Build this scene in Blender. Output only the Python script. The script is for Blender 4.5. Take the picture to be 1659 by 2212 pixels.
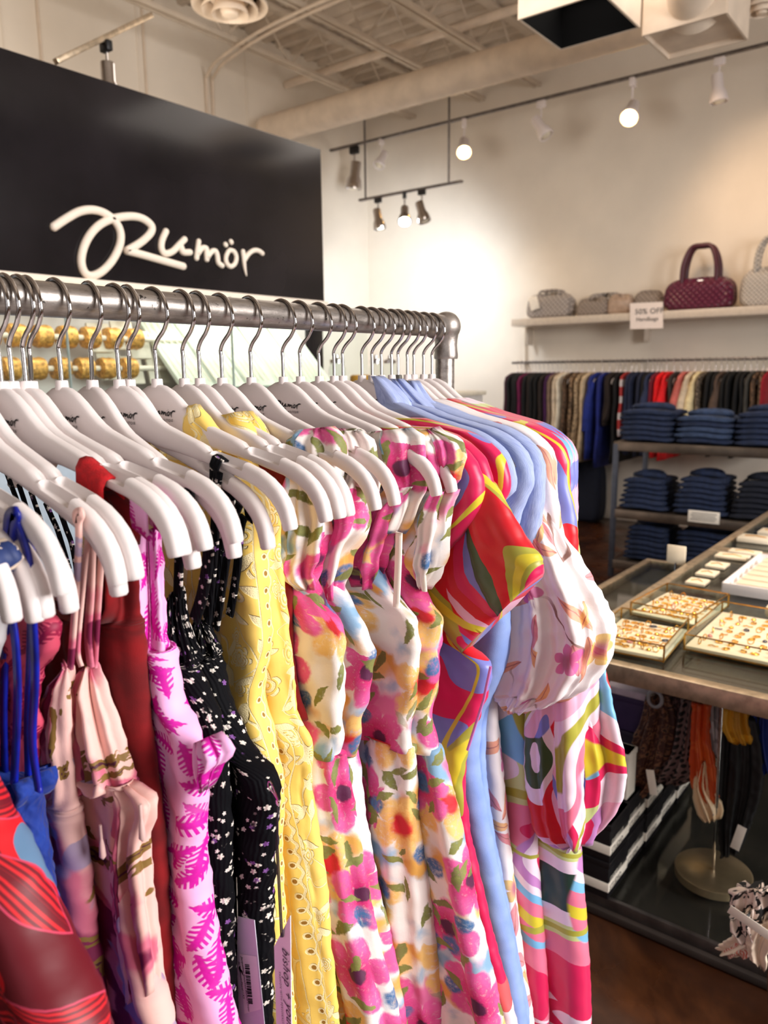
import bpy, bmesh, math, random
import numpy as np
from mathutils import Vector, Matrix

for o in list(bpy.data.objects):
    bpy.data.objects.remove(o)
SC = bpy.context.scene
COL = SC.collection
PI = math.pi
R = math.radians

# ------------------------------------------------------------------ camera
PW, PH, PF = 1659, 2212, 1661.0
PCX, PCY = 829.5, 1106.0
CAM = np.array([0.0, 0.0, 1.4])
_x = np.array([2150 - PCX, -(788 - PCY), -PF]); _x /= np.linalg.norm(_x)
_y = np.array([-1326 - PCX, -(825 - PCY), -PF]); _y -= _x * (_x @ _y); _y /= np.linalg.norm(_y)
_z = np.cross(_x, _y)
CM = np.stack([_x, _y, _z])                 # columns: camera axes in the world
def at(px, py, axis, val):
    """point of the world where the sight line of a photo pixel meets the plane axis = val"""
    d = CM @ np.array([px - PCX, -(py - PCY), -PF])
    return CAM + d * ((val - CAM[axis]) / d[axis])
cam_data = bpy.data.cameras.new('camera')
cam = bpy.data.objects.new('camera', cam_data)
COL.objects.link(cam)
m4 = Matrix.Identity(4)
for i in range(3):
    for j in range(3):
        m4[i][j] = CM[i][j]
    m4[i][3] = CAM[i]
cam.matrix_world = m4
cam_data.sensor_fit = 'HORIZONTAL'
cam_data.sensor_width = 36.0
cam_data.lens = 36.0 * PF / PW
cam_data.clip_start = 0.02
cam_data.dof.use_dof = True
cam_data.dof.focus_distance = 0.86
cam_data.dof.aperture_fstop = 9.5
SC.camera = cam

# ------------------------------------------------------------------ world, exposure, window light, added fills
world = bpy.data.worlds.new('world'); SC.world = world
world.use_nodes = True
bg = world.node_tree.nodes['Background']
bg.inputs[0].default_value = (1.0, 0.955, 0.93, 1)
bg.inputs[1].default_value = 0.35
SC.view_settings.view_transform = 'Standard'
SC.view_settings.look = 'None'
SC.view_settings.gamma = 1
SC.view_settings.use_curve_mapping = False
SC.view_settings.exposure = 0.0

def area(name, loc, target, sx, sy, power, col):
    l = bpy.data.lights.new(name, 'AREA'); l.shape = 'RECTANGLE'
    l.size = sx; l.size_y = sy; l.energy = power; l.color = col
    o = bpy.data.objects.new(name, l); COL.objects.link(o)
    o.location = loc
    o.rotation_euler = (Vector(target) - Vector(loc)).to_track_quat('-Z', 'Y').to_euler()
    return o
area('window_daylight', (1.7, -3.2, 2.2), (0.8, 0.7, 1.1), 2.4, 1.8, 280, (1.0, 0.97, 0.95))
area('window_daylight', (-2.1, -1.2, 2.0), (1.5, 1.5, 1.3), 2.4, 2.0, 9, (0.97, 0.97, 1.0))
area('ceiling_fill', (4.0, 2.4, 3.3), (4.4, 2.4, 0.0), 2.2, 2.2, 44, (1.0, 0.9, 0.8))  # added overhead fill for ambient light; the deck above is closed

def spot(name, loc, target, power, col, ang=60, blend=0.7, rad=0.03):
    l = bpy.data.lights.new(name, 'SPOT'); l.energy = power; l.color = col
    l.spot_size = R(ang); l.spot_blend = blend; l.shadow_soft_size = rad
    o = bpy.data.objects.new(name, l); COL.objects.link(o)
    o.location = loc
    o.rotation_euler = (Vector(target) - Vector(loc)).to_track_quat('-Z', 'Y').to_euler()
    return o
spot('spot_cool', (5.55, 4.1, 2.66), (6.9, 5.2, 1.7), 215, (0.84, 0.92, 1.0), 135, 1.0, 0.15)
spot('spot_warm', (5.9, 2.0, 3.2), (6.95, 0.9, 1.9), 46, (1.0, 0.68, 0.42), 130, 1.0, 0.15)
spot('spot_warm', (6.2, 3.95, 3.35), (6.6, 3.3, 1.2), 26, (1.0, 0.72, 0.45), 80, 0.9, 0.06)
spot('spot_table', (2.4, 0.0, 3.2), (2.35, 0.45, 0.7), 190, (1.0, 0.8, 0.56), 46, 0.7, 0.08)

area('upper_room_fill', (2.0, 3.6, 2.5), (3.0, 5.0, 4.4), 1.8, .8, 24, (1.0, .87, .72))  # added fill aimed upwards, brightens the upper far wall and ceiling
area('showcase_fill', (1.7, 2.3, 1.685), (1.7, 2.36, 1.3), 2.4, .12, 7, (1.0, 0.95, 0.9))  # light added inside the case to brighten its contents
spot('sign_fill_spot', (1.95, 1.2, 3.2), (1.95, 2.6, 1.9), 26, (1.0, 0.9, 0.8), 50, 0.9, 0.06)  # added spot with no fixture of its own, lifts the lettering

# ------------------------------------------------------------------ object helpers
def tag(o, label=None, cat=None, group=None, kind=None):
    if label: o['label'] = label
    if cat: o['category'] = cat
    if group: o['group'] = group
    if kind: o['kind'] = kind
    return o
def empty(name, loc=(0, 0, 0), rz=0, label=None, cat=None, group=None, kind=None):
    o = bpy.data.objects.new(name, None); COL.objects.link(o)
    o.empty_display_size = 0.05
    o.location = loc; o.rotation_euler = (0, 0, rz)
    return tag(o, label, cat, group, kind)
def root_loc(p):
    v = Vector((0, 0, 0))
    while p is not None:
        v += Vector(p.location); p = p.parent
    return v
def link_mesh(name, verts, faces, m, parent=None, smooth=True, uvs=None, local=False):
    me = bpy.data.meshes.new(name)
    V = np.asarray(verts, dtype=float)
    if parent is not None and not local:
        V = V - np.array(root_loc(parent))
    me.from_pydata([tuple(v) for v in V], [], [tuple(f) for f in faces])
    if uvs is not None:
        ul = me.uv_layers.new(name='UVMap')
        idx = np.zeros(len(me.loops), dtype=np.int32); me.loops.foreach_get('vertex_index', idx)
        # uvs may be per loop or per vertex
        arr = np.asarray(uvs, dtype=np.float32)
        if len(arr) != len(me.loops): arr = arr[idx]
        ul.data.foreach_set('uv', arr.ravel())
    me.polygons.foreach_set('use_smooth', [smooth] * len(me.polygons))
    me.materials.append(m)
    me.update()
    o = bpy.data.objects.new(name, me); COL.objects.link(o)
    if parent is not None: o.parent = parent
    return o
def copy_tree(o, parent=None):
    c = o.copy(); COL.objects.link(c)
    if parent is not None: c.parent = parent
    for ch in list(o.children): copy_tree(ch, c)
    return c

class MB:
    """collects boxes, bars, tubes and lathes in one mesh"""
    def __init__(s): s.v = []; s.f = []; s.sm = []
    def add(s, V, F, smooth=True):
        n = len(s.v); s.v += [tuple(map(float, v)) for v in V]; s.f += [tuple(i + n for i in f) for f in F]
        s.sm += [smooth] * len(F); return s
    def box(s, c, d, bev=0.0, rz=0.0, rot=None, seg=2):
        bm = bmesh.new(); bmesh.ops.create_cube(bm, size=1)
        bmesh.ops.scale(bm, vec=d, verts=bm.verts)
        if bev > 0:
            bmesh.ops.bevel(bm, geom=list(bm.edges), offset=min(bev, min(d) * .49), segments=seg, affect='EDGES', profile=.5)
        M = Matrix.Translation(c) @ (rot if rot is not None else Matrix.Rotation(rz, 4, 'Z'))
        bm.transform(M)
        bm.verts.index_update()
        s.add([v.co for v in bm.verts], [[v.index for v in f.verts] for f in bm.faces], False)
        bm.free(); return s
    def bar(s, a, b, w, h, bev=0.0):
        a = Vector(a); b = Vector(b); d = b - a
        q = d.to_track_quat('X', 'Z').to_matrix().to_4x4()
        return s.box((a + b) / 2, (d.length, w, h), bev, rot=q)
    def tube(s, pts, r, n=12, closed=False, cap=True):
        P = [Vector(p) for p in pts]; N = len(P)
        rr = r if hasattr(r, '__len__') else [r] * N
        V = []; F = []; up = None
        for i, p in enumerate(P):
            if closed: t = P[(i + 1) % N] - P[i - 1]
            else: t = P[min(i + 1, N - 1)] - P[max(i - 1, 0)]
            t.normalize()
            if up is None:
                up = Vector((0, 0, 1)) if abs(t.z) < .9 else Vector((1, 0, 0))
            up = (up - t * up.dot(t)).normalized(); sd = t.cross(up)
            for k in range(n):
                a = 2 * PI * k / n
                V.append(p + (up * math.cos(a) + sd * math.sin(a)) * rr[i])
        for i in range(N if closed else N - 1):
            j = (i + 1) % N
            for k in range(n):
                l = (k + 1) % n
                F.append((i * n + k, i * n + l, j * n + l, j * n + k))
        if cap and not closed:
            F.append(tuple(range(n))[::-1]); F.append(tuple((N - 1) * n + k for k in range(n)))
        s.add(V, F, True); return s
    def lathe(s, prof, c=(0, 0, 0), n=24, rot=None):
        V = []; F = []; M = rot if rot is not None else Matrix.Identity(4)
        c = Vector(c)
        for (r, z) in prof:
            for k in range(n):
                a = 2 * PI * k / n
                V.append(c + (M @ Vector((r * math.cos(a), r * math.sin(a), z))))
        for i in range(len(prof) - 1):
            for k in range(n):
                l = (k + 1) % n
                F.append((i * n + k, i * n + l, (i + 1) * n + l, (i + 1) * n + k))
        F.append(tuple(range(n))[::-1]); F.append(tuple((len(prof) - 1) * n + k for k in range(n)))
        s.add(V, F, True); return s
    def cyl(s, a, b, r, n=20): return s.tube([a, b], r, n)
    def build(s, name, m, parent=None, local=False):
        o = link_mesh(name, s.v, s.f, m, parent, True, local=local)
        me = o.data
        me.polygons.foreach_set('use_smooth', s.sm)
        try: me.set_sharp_from_angle(angle=R(40))
        except Exception: pass
        return o
def struct(name, mb, m, label=None):
    o = mb.build(name, m) if isinstance(mb, MB) else mb
    o['kind'] = 'structure'
    return o
def catmull(pts, n):
    P = [np.array(p, float) for p in pts]; out = []
    for i in range(len(P) - 1):
        p0 = P[max(i - 1, 0)]; p1 = P[i]; p2 = P[i + 1]; p3 = P[min(i + 2, len(P) - 1)]
        for k in range(n):
            t = k / n
            out.append(.5 * ((2 * p1) + (-p0 + p2) * t + (2 * p0 - 5 * p1 + 4 * p2 - p3) * t * t + (-p0 + 3 * p1 - 3 * p2 + p3) * t ** 3))
    out.append(P[-1]); return out

# ------------------------------------------------------------------ material helpers
def lin(c):
    return tuple(((v / 255) / 12.92 if v / 255 <= .04045 else (((v / 255) + .055) / 1.055) ** 2.4) for v in c[:3]) + (1,)
class NT:
    def __init__(s, name, rough=.6, metal=0.0, spec=.5):
        s.mat = bpy.data.materials.new(name); s.mat.use_nodes = True
        s.t = s.mat.node_tree; s.t.nodes.clear()
        s.out = s.t.nodes.new('ShaderNodeOutputMaterial')
        s.b = s.t.nodes.new('ShaderNodeBsdfPrincipled')
        s.t.links.new(s.b.outputs[0], s.out.inputs[0])
        s.b.inputs['Roughness'].default_value = rough
        s.b.inputs['Metallic'].default_value = metal
        s.b.inputs['Specular IOR Level'].default_value = spec
    def put(s, sock, v):
        if hasattr(v, 'is_output') or isinstance(v, bpy.types.NodeSocket): s.t.links.new(v, sock)
        else:
            if sock.type == 'RGBA' and len(v) == 3: v = lin(v)
            sock.default_value = v
    def uv(s):
        n = s.t.nodes.new('ShaderNodeUVMap'); n.uv_map = 'UVMap'; return n.outputs[0]
    def obj(s):
        n = s.t.nodes.new('ShaderNodeTexCoord'); return n.outputs['Object']
    def m(s, op, *a):
        n = s.t.nodes.new('ShaderNodeMath'); n.operation = op
        for i, v in enumerate(a): s.put(n.inputs[i], v)
        return n.outputs[0]
    def vm(s, op, a, b=None, sc=None):
        n = s.t.nodes.new('ShaderNodeVectorMath'); n.operation = op
        s.put(n.inputs[0], a)
        if b is not None: s.put(n.inputs[1], b)
        if sc is not None: s.put(n.inputs['Scale'], sc)
        return n.outputs['Value'] if op in ('LENGTH', 'DOT_PRODUCT', 'DISTANCE') else n.outputs[0]
    def sep(s, v):
        n = s.t.nodes.new('ShaderNodeSeparateXYZ'); s.put(n.inputs[0], v); return n.outputs
    def comb(s, x, y, z=0.0):
        n = s.t.nodes.new('ShaderNodeCombineXYZ')
        for i, v in enumerate((x, y, z)): s.put(n.inputs[i], v)
        return n.outputs[0]
    def noise(s, v, scale, detail=2, rough=.5, dist=0.0, color=False):
        n = s.t.nodes.new('ShaderNodeTexNoise'); s.put(n.inputs['Vector'], v)
        n.inputs['Scale'].default_value = scale; n.inputs['Detail'].default_value = detail
        n.inputs['Roughness'].default_value = rough; n.inputs['Distortion'].default_value = dist
        return n.outputs['Color'] if color else n.outputs[0]
    def vor(s, v, rand=.8, feat='F1', scale=1.0):
        n = s.t.nodes.new('ShaderNodeTexVoronoi'); n.voronoi_dimensions = '2D'; n.feature = feat
        s.put(n.inputs['Vector'], v); n.inputs['Scale'].default_value = scale
        n.inputs['Randomness'].default_value = rand
        return n.outputs
    def mix(s, f, a, b):
        n = s.t.nodes.new('ShaderNodeMix'); n.data_type = 'RGBA'
        s.put(n.inputs[0], f); s.put(n.inputs[6], a); s.put(n.inputs[7], b); return n.outputs[2]
    def ramp(s, f, stops, interp='LINEAR'):
        n = s.t.nodes.new('ShaderNodeValToRGB'); s.put(n.inputs[0], f)
        cr = n.color_ramp; cr.interpolation = interp
        while len(cr.elements) > 1: cr.elements.remove(cr.elements[-1])
        for i, (p, c) in enumerate(stops):
            e = cr.elements[0] if i == 0 else cr.elements.new(p)
            e.position = p; e.color = lin(c) if len(c) == 3 else c
        return n.outputs[0]
    def ss(s, x, e0, e1):
        n = s.t.nodes.new('ShaderNodeMapRange'); n.interpolation_type = 'SMOOTHSTEP'
        s.put(n.inputs[0], x); n.inputs[1].default_value = e0; n.inputs[2].default_value = e1
        n.inputs[3].default_value = 0; n.inputs[4].default_value = 1
        return n.outputs[0]
    def cells(s, v, size, rand=.8, off=(0, 0, 0)):
        """2D cells: local coordinates (-.5...5) turned by a random angle, two random numbers"""
        w = s.vm('ADD', s.vm('SCALE', v, sc=1 / size), off)
        vo = s.vor(w, rand)
        c = s.sep(vo['Color'])
        d = s.vm('SUBTRACT', w, vo['Position'])
        x, y, _ = s.sep(d)
        a = s.m('MULTIPLY', c[0], 6.283)
        ca = s.m('COSINE', a); sa = s.m('SINE', a)
        lx = s.m('SUBTRACT', s.m('MULTIPLY', x, ca), s.m('MULTIPLY', y, sa))
        ly = s.m('ADD', s.m('MULTIPLY', x, sa), s.m('MULTIPLY', y, ca))
        return lx, ly, c[1], c[2], vo['Distance']
    def petals(s, lx, ly, n, rad, depth=.4, soft=.05):
        r = s.m('SQRT', s.m('ADD', s.m('MULTIPLY', lx, lx), s.m('MULTIPLY', ly, ly)))
        a = s.m('ARCTAN2', ly, lx)
        p = s.m('ABSOLUTE', s.m('COSINE', s.m('MULTIPLY', a, n / 2)))
        pr = s.m('MULTIPLY', s.m('ADD', s.m('MULTIPLY', s.m('POWER', p, .6), depth), 1 - depth), rad)
        return s.ss(s.m('SUBTRACT', pr, r), 0, soft), r
    def leaf(s, lx, ly, L, W, soft=.03):
        q = s.m('MULTIPLY', ly, 1 / L)
        w = s.m('MULTIPLY', s.m('SUBTRACT', 1.0, s.m('MULTIPLY', q, q)), W)
        return s.ss(s.m('SUBTRACT', w, s.m('ABSOLUTE', lx)), 0, soft)
    def bump(s, h, strength=.3, dist=.002):
        n = s.t.nodes.new('ShaderNodeBump'); n.inputs['Strength'].default_value = strength
        n.inputs['Distance'].default_value = dist
        s.put(n.inputs['Height'], h); s.t.links.new(n.outputs[0], s.b.inputs['Normal'])
    def col(s, c): s.put(s.b.inputs['Base Color'], c); return s.mat
def simple(name, c, rough=.6, metal=0.0, var=.06, vs=30, bump=0, bs=300, spec=.5):
    n = NT(name, rough, metal, spec); o = n.obj()
    f = n.noise(o, vs, 3)
    a = tuple(max(0, v * (1 - var)) for v in c); b = tuple(min(255, v * (1 + var)) for v in c)
    n.col(n.ramp(f, [(.3, a), (.7, b)]))
    if bump: n.bump(n.noise(o, bs, 3), bump, .002)
    return n.mat
def emit(name, c, st):
    n = NT(name); n.put(n.b.inputs['Emission Color'], c); n.b.inputs['Emission Strength'].default_value = st
    return n.col(c)
def glass(name, c=(246, 250, 248), rough=.03, alpha=.16):
    n = NT(name, rough); t = n.t
    tr = t.nodes.new('ShaderNodeBsdfTransparent'); tr.inputs[0].default_value = lin(c)
    gl = t.nodes.new('ShaderNodeBsdfGlossy'); gl.inputs['Roughness'].default_value = rough
    fr = t.nodes.new('ShaderNodeLayerWeight'); fr.inputs[0].default_value = .5
    mx = t.nodes.new('ShaderNodeMixShader')
    f = n.m('ADD', n.m('MULTIPLY', n.m('POWER', fr.outputs['Facing'], 5.0), .75), .018)
    n.put(mx.inputs[0], f); t.links.new(tr.outputs[0], mx.inputs[1]); t.links.new(gl.outputs[0], mx.inputs[2])
    t.links.new(mx.outputs[0], n.out.inputs[0])
    return n.mat

M_wall = simple('wall_paint', (236, 225, 210), .8, var=.015, vs=3, bump=.08, bs=60)
M_ceil = simple('ceiling_paint', (205, 190, 172), .7, var=.05, vs=6)
M_duct = simple('duct_paint', (226, 208, 188), .6, var=.04, vs=8)
M_black = simple('sign_black', (30, 27, 30), .2, var=.22, vs=3, spec=.3)
M_white = simple('white_plastic', (236, 226, 224), .42, var=.012, vs=12)
M_chrome = simple('chrome', (200, 195, 194), .08, 1.0, var=.03)
M_signw = simple('cream_letter', (255, 240, 225), .5, var=.01)
M_steel = simple('brushed_steel', (196, 176, 150), .36, .75, var=.12, vs=40)
M_dsteel = simple('dark_steel', (112, 106, 104), .4, .8, var=.15, vs=20)
M_glass = glass('clear_glass')
M_brass = simple('brass', (196, 150, 70), .25, .95, var=.12, vs=40)
M_gold = simple('gold', (232, 178, 84), .18, 1.0, var=.1, vs=90)
M_paper = simple('white_card', (245, 236, 222), .6, var=.02)
M_ink = simple('black_ink', (18, 17, 20), .5, var=.02)
n = NT('galvanised_pipe', .36, .85); o = n.obj()
f = n.noise(n.vm('MULTIPLY', o, (14, 90, 90)), 1.0, 6, .7)
g = n.noise(o, 90, 4, .7)
c = n.ramp(f, [(.3, (112, 105, 100)), (.5, (160, 152, 146)), (.7, (192, 184, 178))])
c = n.mix(n.ss(g, .62, .70), c, (58, 54, 52))
n.col(c); n.bump(g, .25, .001); M_pipe = n.mat
# ------------------------------------------------------------------ the setting
XW, YF, ZC = 7.0, 5.67, 4.42
n = NT('stained_concrete', .3, 0, .5); o = n.obj()
f = n.noise(o, 2.2, 6, .65, .6)
n.col(n.ramp(f, [(.3, (30, 16, 9)), (.5, (58, 30, 15)), (.68, (92, 52, 26))]))
n.put(n.b.inputs['Roughness'], n.ss(n.noise(o, 5, 4), -.2, 1.6)); M_floor = n.mat
struct('floor', MB().box((2.2, .9, -.05), (10.2, 10.4, .1)), M_floor)
# the street side: walls with wide shop windows behind the camera
m = MB().box((-1.75, -4.05, 2.2), (2.3, .2, 4.6)); m.box((5.6, -4.05, 2.2), (3.2, .2, 4.6)); m.box((1.7, -4.05, .3), (4.8, .2, .6)); m.box((1.7, -4.05, 4.0), (4.8, .2, 1.2))
struct('wall_back', m, M_wall)
m = MB().box((-2.75, 3.2, 2.2), (.2, 5.2, 4.6)); m.box((-2.75, -3.3, 2.2), (.2, 1.6, 4.6)); m.box((-2.75, -1.0, .3), (.2, 3.4, .6)); m.box((-2.75, -1.0, 3.9), (.2, 3.4, 1.2))
struct('wall_left', m, simple('wall_dark_paint', (120, 108, 98), .8, var=.03))
struct('wall_right', MB().box((XW + .1, .9, 2.2), (.2, 10.2, 4.6)), M_wall)
mb = MB().box((2.5, YF + .1, 2.2), (9.6, .2, 4.5))
struct('wall_far', mb, M_wall)
for i, x in enumerate((3.0, 4.1, 5.25)):
    m_ = MB().box((x, YF - .006, 2.6), (.018, .012, 3.6), .003); struct('trim_%d' % (i + 1), m_, M_wall)
# corrugated ceiling deck
V = []; F = []; xs = np.arange(1.4, 7.2, .19); k = 0
prof = []
for x in np.arange(-2.7, 7.15, .19): prof += [(x, 0), (x + .05, 0), (x + .075, .05), (x + .165, .05)]
for (x, z) in prof:
    V += [(x, -4.1, ZC + z), (x, 5.8, ZC + z)]
F = [(2 * i, 2 * i + 1, 2 * i + 3, 2 * i + 2) for i in range(len(prof) - 1)]
struct('ceiling', link_mesh('ceiling', V, F, M_ceil, smooth=False), M_ceil)
# baseboard of the right wall
struct('baseboard_right', MB().box((XW - .008, 2.4, .05), (.016, 6.4, .1), .004), M_wall)

# steel joists
def joist(y, lab, z=4.0):
    r = empty('ceiling_joist', (1.5, y, z), label=lab, cat='joist')
    m = MB()
    for dy in (-.02, .02): m.box((4.25, y + dy * 1.3, z), (5.5, .03, .035), .003)
    m.build('bottom_chord', M_ceil, r)
    MB().box((4.25, y, ZC - .03), (5.5, .08, .03), .003).build('top_chord', M_ceil, r)
    m = MB(); x = 1.6; up = True
    while x < 6.6:
        m.cyl((x, y, z if up else ZC - .04), (x + .36, y, ZC - .04 if up else z), .009, 8); x += .36; up = not up
    m.build('web_rods', M_ceil, r)
joist(5.05, 'cream steel joist across the ceiling nearest the far wall')
joist(4.22, 'cream steel joist across the ceiling, middle one above the sign panel')
joist(3.62, 'cream steel joist across the ceiling, the one nearest the black duct opening')
for (x, z, lab) in ((2.9, 4.03, 'thin cream pipe crossing the joists above the round ceiling vent'),
                    (5.75, 4.12, 'cream pipe running beside the large round duct under the deck')):
    tag(MB().cyl((x, 2.2, z), (x, 5.65, z), .022 if x < 4 else .035, 12).build('ceiling_pipe', M_duct), lab, 'pipe')
for dx, lab in ((0, 'cream conduit bending from the ceiling down the far wall, left of its twin'), (.07, 'cream conduit bending down the far wall, right of its twin')):
    P = catmull([(4.76 + dx, YF - .03, 2.2), (4.76 + dx, YF - .03, 3.3), (4.76 + dx, YF - .03, 3.82), (4.73 + dx, YF - .1, 3.93), (4.6 + dx, 5.2, 3.95), (4.45 + dx, 4.4, 3.95), (4.4 + dx, 3.0, 3.95)], 6)
    tag(MB().tube(P, .013, 8).build('wall_conduit', M_duct), lab, 'conduit')
for (x, z0, lab) in ((3.26, 2.2, 'thin cream conduit on the far wall above the sign panel, leftmost'), (4.15, 2.2, 'thin cream conduit on the far wall between light head and bend')):
    tag(MB().cyl((x, YF - .02, z0), (x, YF - .02, 4.3), .009, 8).build('wall_conduit', M_duct), lab, 'conduit')
for (x, y, z, lab) in ((5.6, 3.68, 3.62, 'thin rod hanging from the duct to the short light track, right end'), (5.6, 4.56, 3.62, 'thin rod hanging from the duct to the short light track, left end')):
    tag(MB().cyl((x, y, 2.92), (x, y, z), .009, 8).build('hanging_rod', M_dsteel), lab, 'rod')
# big round duct
d = empty('round_duct', (5.3, 1.5, 3.58), label='large cream round spiral duct running under the ceiling along the right wall', cat='duct')
P = [(5.3, 1.2 + i * .0125, 3.575) for i in range(0, 340)]
MB().tube(P, [.118 + (.003 if i % 9 == 0 else 0) for i in range(340)], 32).build('duct_body', M_duct, d)
MB().lathe([(.118, 0), (.124, .01), (.112, .05), (.08, .09), (0.001, .105)], (5.3, 5.44, 3.575), 32, Matrix.Rotation(R(-90), 4, 'X')).build('duct_end_cap', M_duct, d)
# hvac plenum boxes
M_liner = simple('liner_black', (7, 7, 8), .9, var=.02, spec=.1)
def plenum(x0, x1, y0, y1, z, lab, openb):
    r = empty('duct_plenum', ((x0 + x1) / 2, (y0 + y1) / 2, z), label=lab, cat='duct')
    m = MB(); t = .012; h = .42
    m.box(((x0 + x1) / 2, y0, z + h / 2), (x1 - x0, t, h)); m.box(((x0 + x1) / 2, y1, z + h / 2), (x1 - x0, t, h))
    m.box((x0, (y0 + y1) / 2, z + h / 2), (t, y1 - y0, h)); m.box((x1, (y0 + y1) / 2, z + h / 2), (t, y1 - y0, h))
    m.build('side_panels', M_duct, r)
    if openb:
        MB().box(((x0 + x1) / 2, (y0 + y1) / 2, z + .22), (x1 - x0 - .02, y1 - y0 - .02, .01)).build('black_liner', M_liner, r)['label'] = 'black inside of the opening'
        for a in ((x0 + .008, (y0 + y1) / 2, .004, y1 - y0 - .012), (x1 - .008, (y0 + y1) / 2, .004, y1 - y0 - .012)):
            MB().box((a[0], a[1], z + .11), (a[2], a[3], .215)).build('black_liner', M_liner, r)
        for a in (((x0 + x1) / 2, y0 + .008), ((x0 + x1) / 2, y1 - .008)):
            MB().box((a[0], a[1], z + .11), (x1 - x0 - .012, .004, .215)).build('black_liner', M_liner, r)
    else:
        MB().box(((x0 + x1) / 2, (y0 + y1) / 2, z + .03), (x1 - x0 - .01, y1 - y0 - .01, .01)).build('bottom_panel', M_duct, r)
    return r
plenum(3.71, 4.18, 1.60, 2.03, 3.1, 'cream duct plenum with a square black opening facing down, top of the view', True)
r = plenum(4.29, 4.69, 1.21, 1.62, 3.1, 'cream closed duct plenum right of the black opening, fed by a round pipe', False)
MB().tube([(4.05, 1.30, 3.34), (4.25, 1.36, 3.27), (4.42, 1.40, 3.2)], [.13, .13, .135], 28).build('round_inlet', M_duct, r)
def diffuser(c, rad, lab):
    r = empty('ceiling_vent', c, label=lab, cat='vent')
    x, y, z = c
    for i, (k, nm) in enumerate(((1.0, 'outer_ring'), (.74, 'middle_ring'), (.48, 'inner_ring'))):
        MB().lathe([(rad * k * .80, .05), (rad * k * .86, .03), (rad * k, 0), (rad * k * .99, -.012), (rad * k * .82, .012), (rad * k * .76, .05)], (x, y, z - .02 * i), 32).build(nm, M_duct, r)
    MB().lathe([(.001, -.03), (rad * .2, -.025), (rad * .26, 0), (rad * .2, .05)], (x, y, z - .03), 24).build('centre_cone', M_duct, r)
    MB().lathe([(rad * .5, .02), (rad * .5, .5)], (x, y, z), 24).build('neck', M_duct, r)
diffuser((3.02, 3.36, 3.3), .2, 'round cream ceiling vent with nested rings at the top edge, left')
diffuser((4.79, 1.17, 3.3), .13, 'round grey ceiling vent at the top right corner')

# ------------------------------------------------------------------ light tracks and heads
def head(kind):
    mt = M_white if kind == 'white' else M_chrome
    r = empty('track_light_head')
    MB().box((0, 0, -.03), (.035, .07, .05), .008).build('adapter', M_white if kind == 'white' else M_ink, r)
    MB().tube([(0, 0, -.05), (0, .0, -.12)], .006, 8).build('stem', mt, r)
    h = MB().lathe([(.001, .09), (.033, .088), (.036, .08), (.036, 0), (.05, -.03), (.058, -.07), (.058, -.085), (.05, -.088), (.048, -.07), (.001, -.05)], (0, 0, 0), 24).build('housing', mt, r)
    h.location = (0, 0, -.19)
    b = MB().lathe([(.001, -.098), (.02, -.094), (.036, -.084), (.044, -.072), (.040, -.062), (.02, -.055), (.001, -.053)], (0, 0, 0), 20).build('lamp', M_lampoff, h, local=True)
    return r
M_lampoff = simple('lamp_glass', (225, 215, 195), .2, var=.02)
M_lampw = emit('lamp_warm_lit', (255, 206, 120), 40)
M_lampc = emit('lamp_cool_lit', (240, 248, 255), 30)
protoW = head('white'); protoC = head('chrome')
used = {'w': False, 'c': False}
def place_head(k, loc, tilt, rz, lab, lamp=None, s=1.0):
    p = protoW if k == 'w' else protoC
    o = p if not used[k] else copy_tree(p)
    used[k] = True
    o.location = loc; o.scale = (s, s, s); tag(o, lab, 'light')
    o.rotation_euler = (0, 0, rz)
    for ch in o.children:
        if ch.name.startswith('housing'):
            ch.rotation_euler = (tilt, 0, 0)
            for g in ch.children:
                if lamp:
                    g.data = g.data.copy(); g.data.materials[0] = lamp
    return o
tag(MB().box((6.4, 3.3, 3.66), (.035, 5.2, .022), .003).build('light_track', M_dsteel), 'long grey light track running along the right wall under the duct', 'light track')
tag(MB().box((5.6, 4.09, 2.905), (.035, 1.08, .02), .003).build('light_track', M_dsteel), 'short light track hung on rods in front of the bright wall corner', 'light track')
tag(MB().bar(at(120, 133, 1, 2.95), at(326, 33, 1, 2.95), .03, .022, .003).build('light_track', M_steel), 'short tilted light track above the sign panel, top left', 'light track')
place_head('c', (6.4, 5.35, 3.655), R(10), 0, 'chrome track light head right beside the top corner of the sign panel', None, 1.5)
place_head('w', (6.4, 5.0, 3.655), R(35), R(90), 'small white track light head second from the sign panel on the long track')
place_head('w', (6.4, 4.04, 3.655), R(48), R(122), 'lit warm track light head, left one of two glowing on the long track', M_lampw, 1.25)
place_head('w', (6.4, 3.27, 3.655), R(35), R(180), 'white unlit track light head between the two glowing ones', None, 1.15)
place_head('w', (6.4, 2.48, 3.655), R(50), R(100), 'lit warm track light head, right one of two glowing on the long track', M_lampw, 1.3)
place_head('w', (6.4, 1.83, 3.655), R(8), R(180), 'white unlit track light head at the right end of the long track', None, 1.15)
place_head('c', (5.6, 4.42, 2.91), R(-12), R(0), 'chrome unlit head, leftmost of three on the short hanging track')
place_head('c', (5.6, 4.13, 2.91), R(40), R(126), 'brightly lit cool white head in the middle of the short hanging track', M_lampc)
place_head('c', (5.6, 3.95, 2.91), R(20), R(180), 'dark chrome head, rightmost of three on the short hanging track')
p_ = at(228, 86, 1, 2.95)
place_head('c', tuple(p_), 0, 0, 'large chrome light head hanging just above the sign panel', None, .82)

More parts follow.
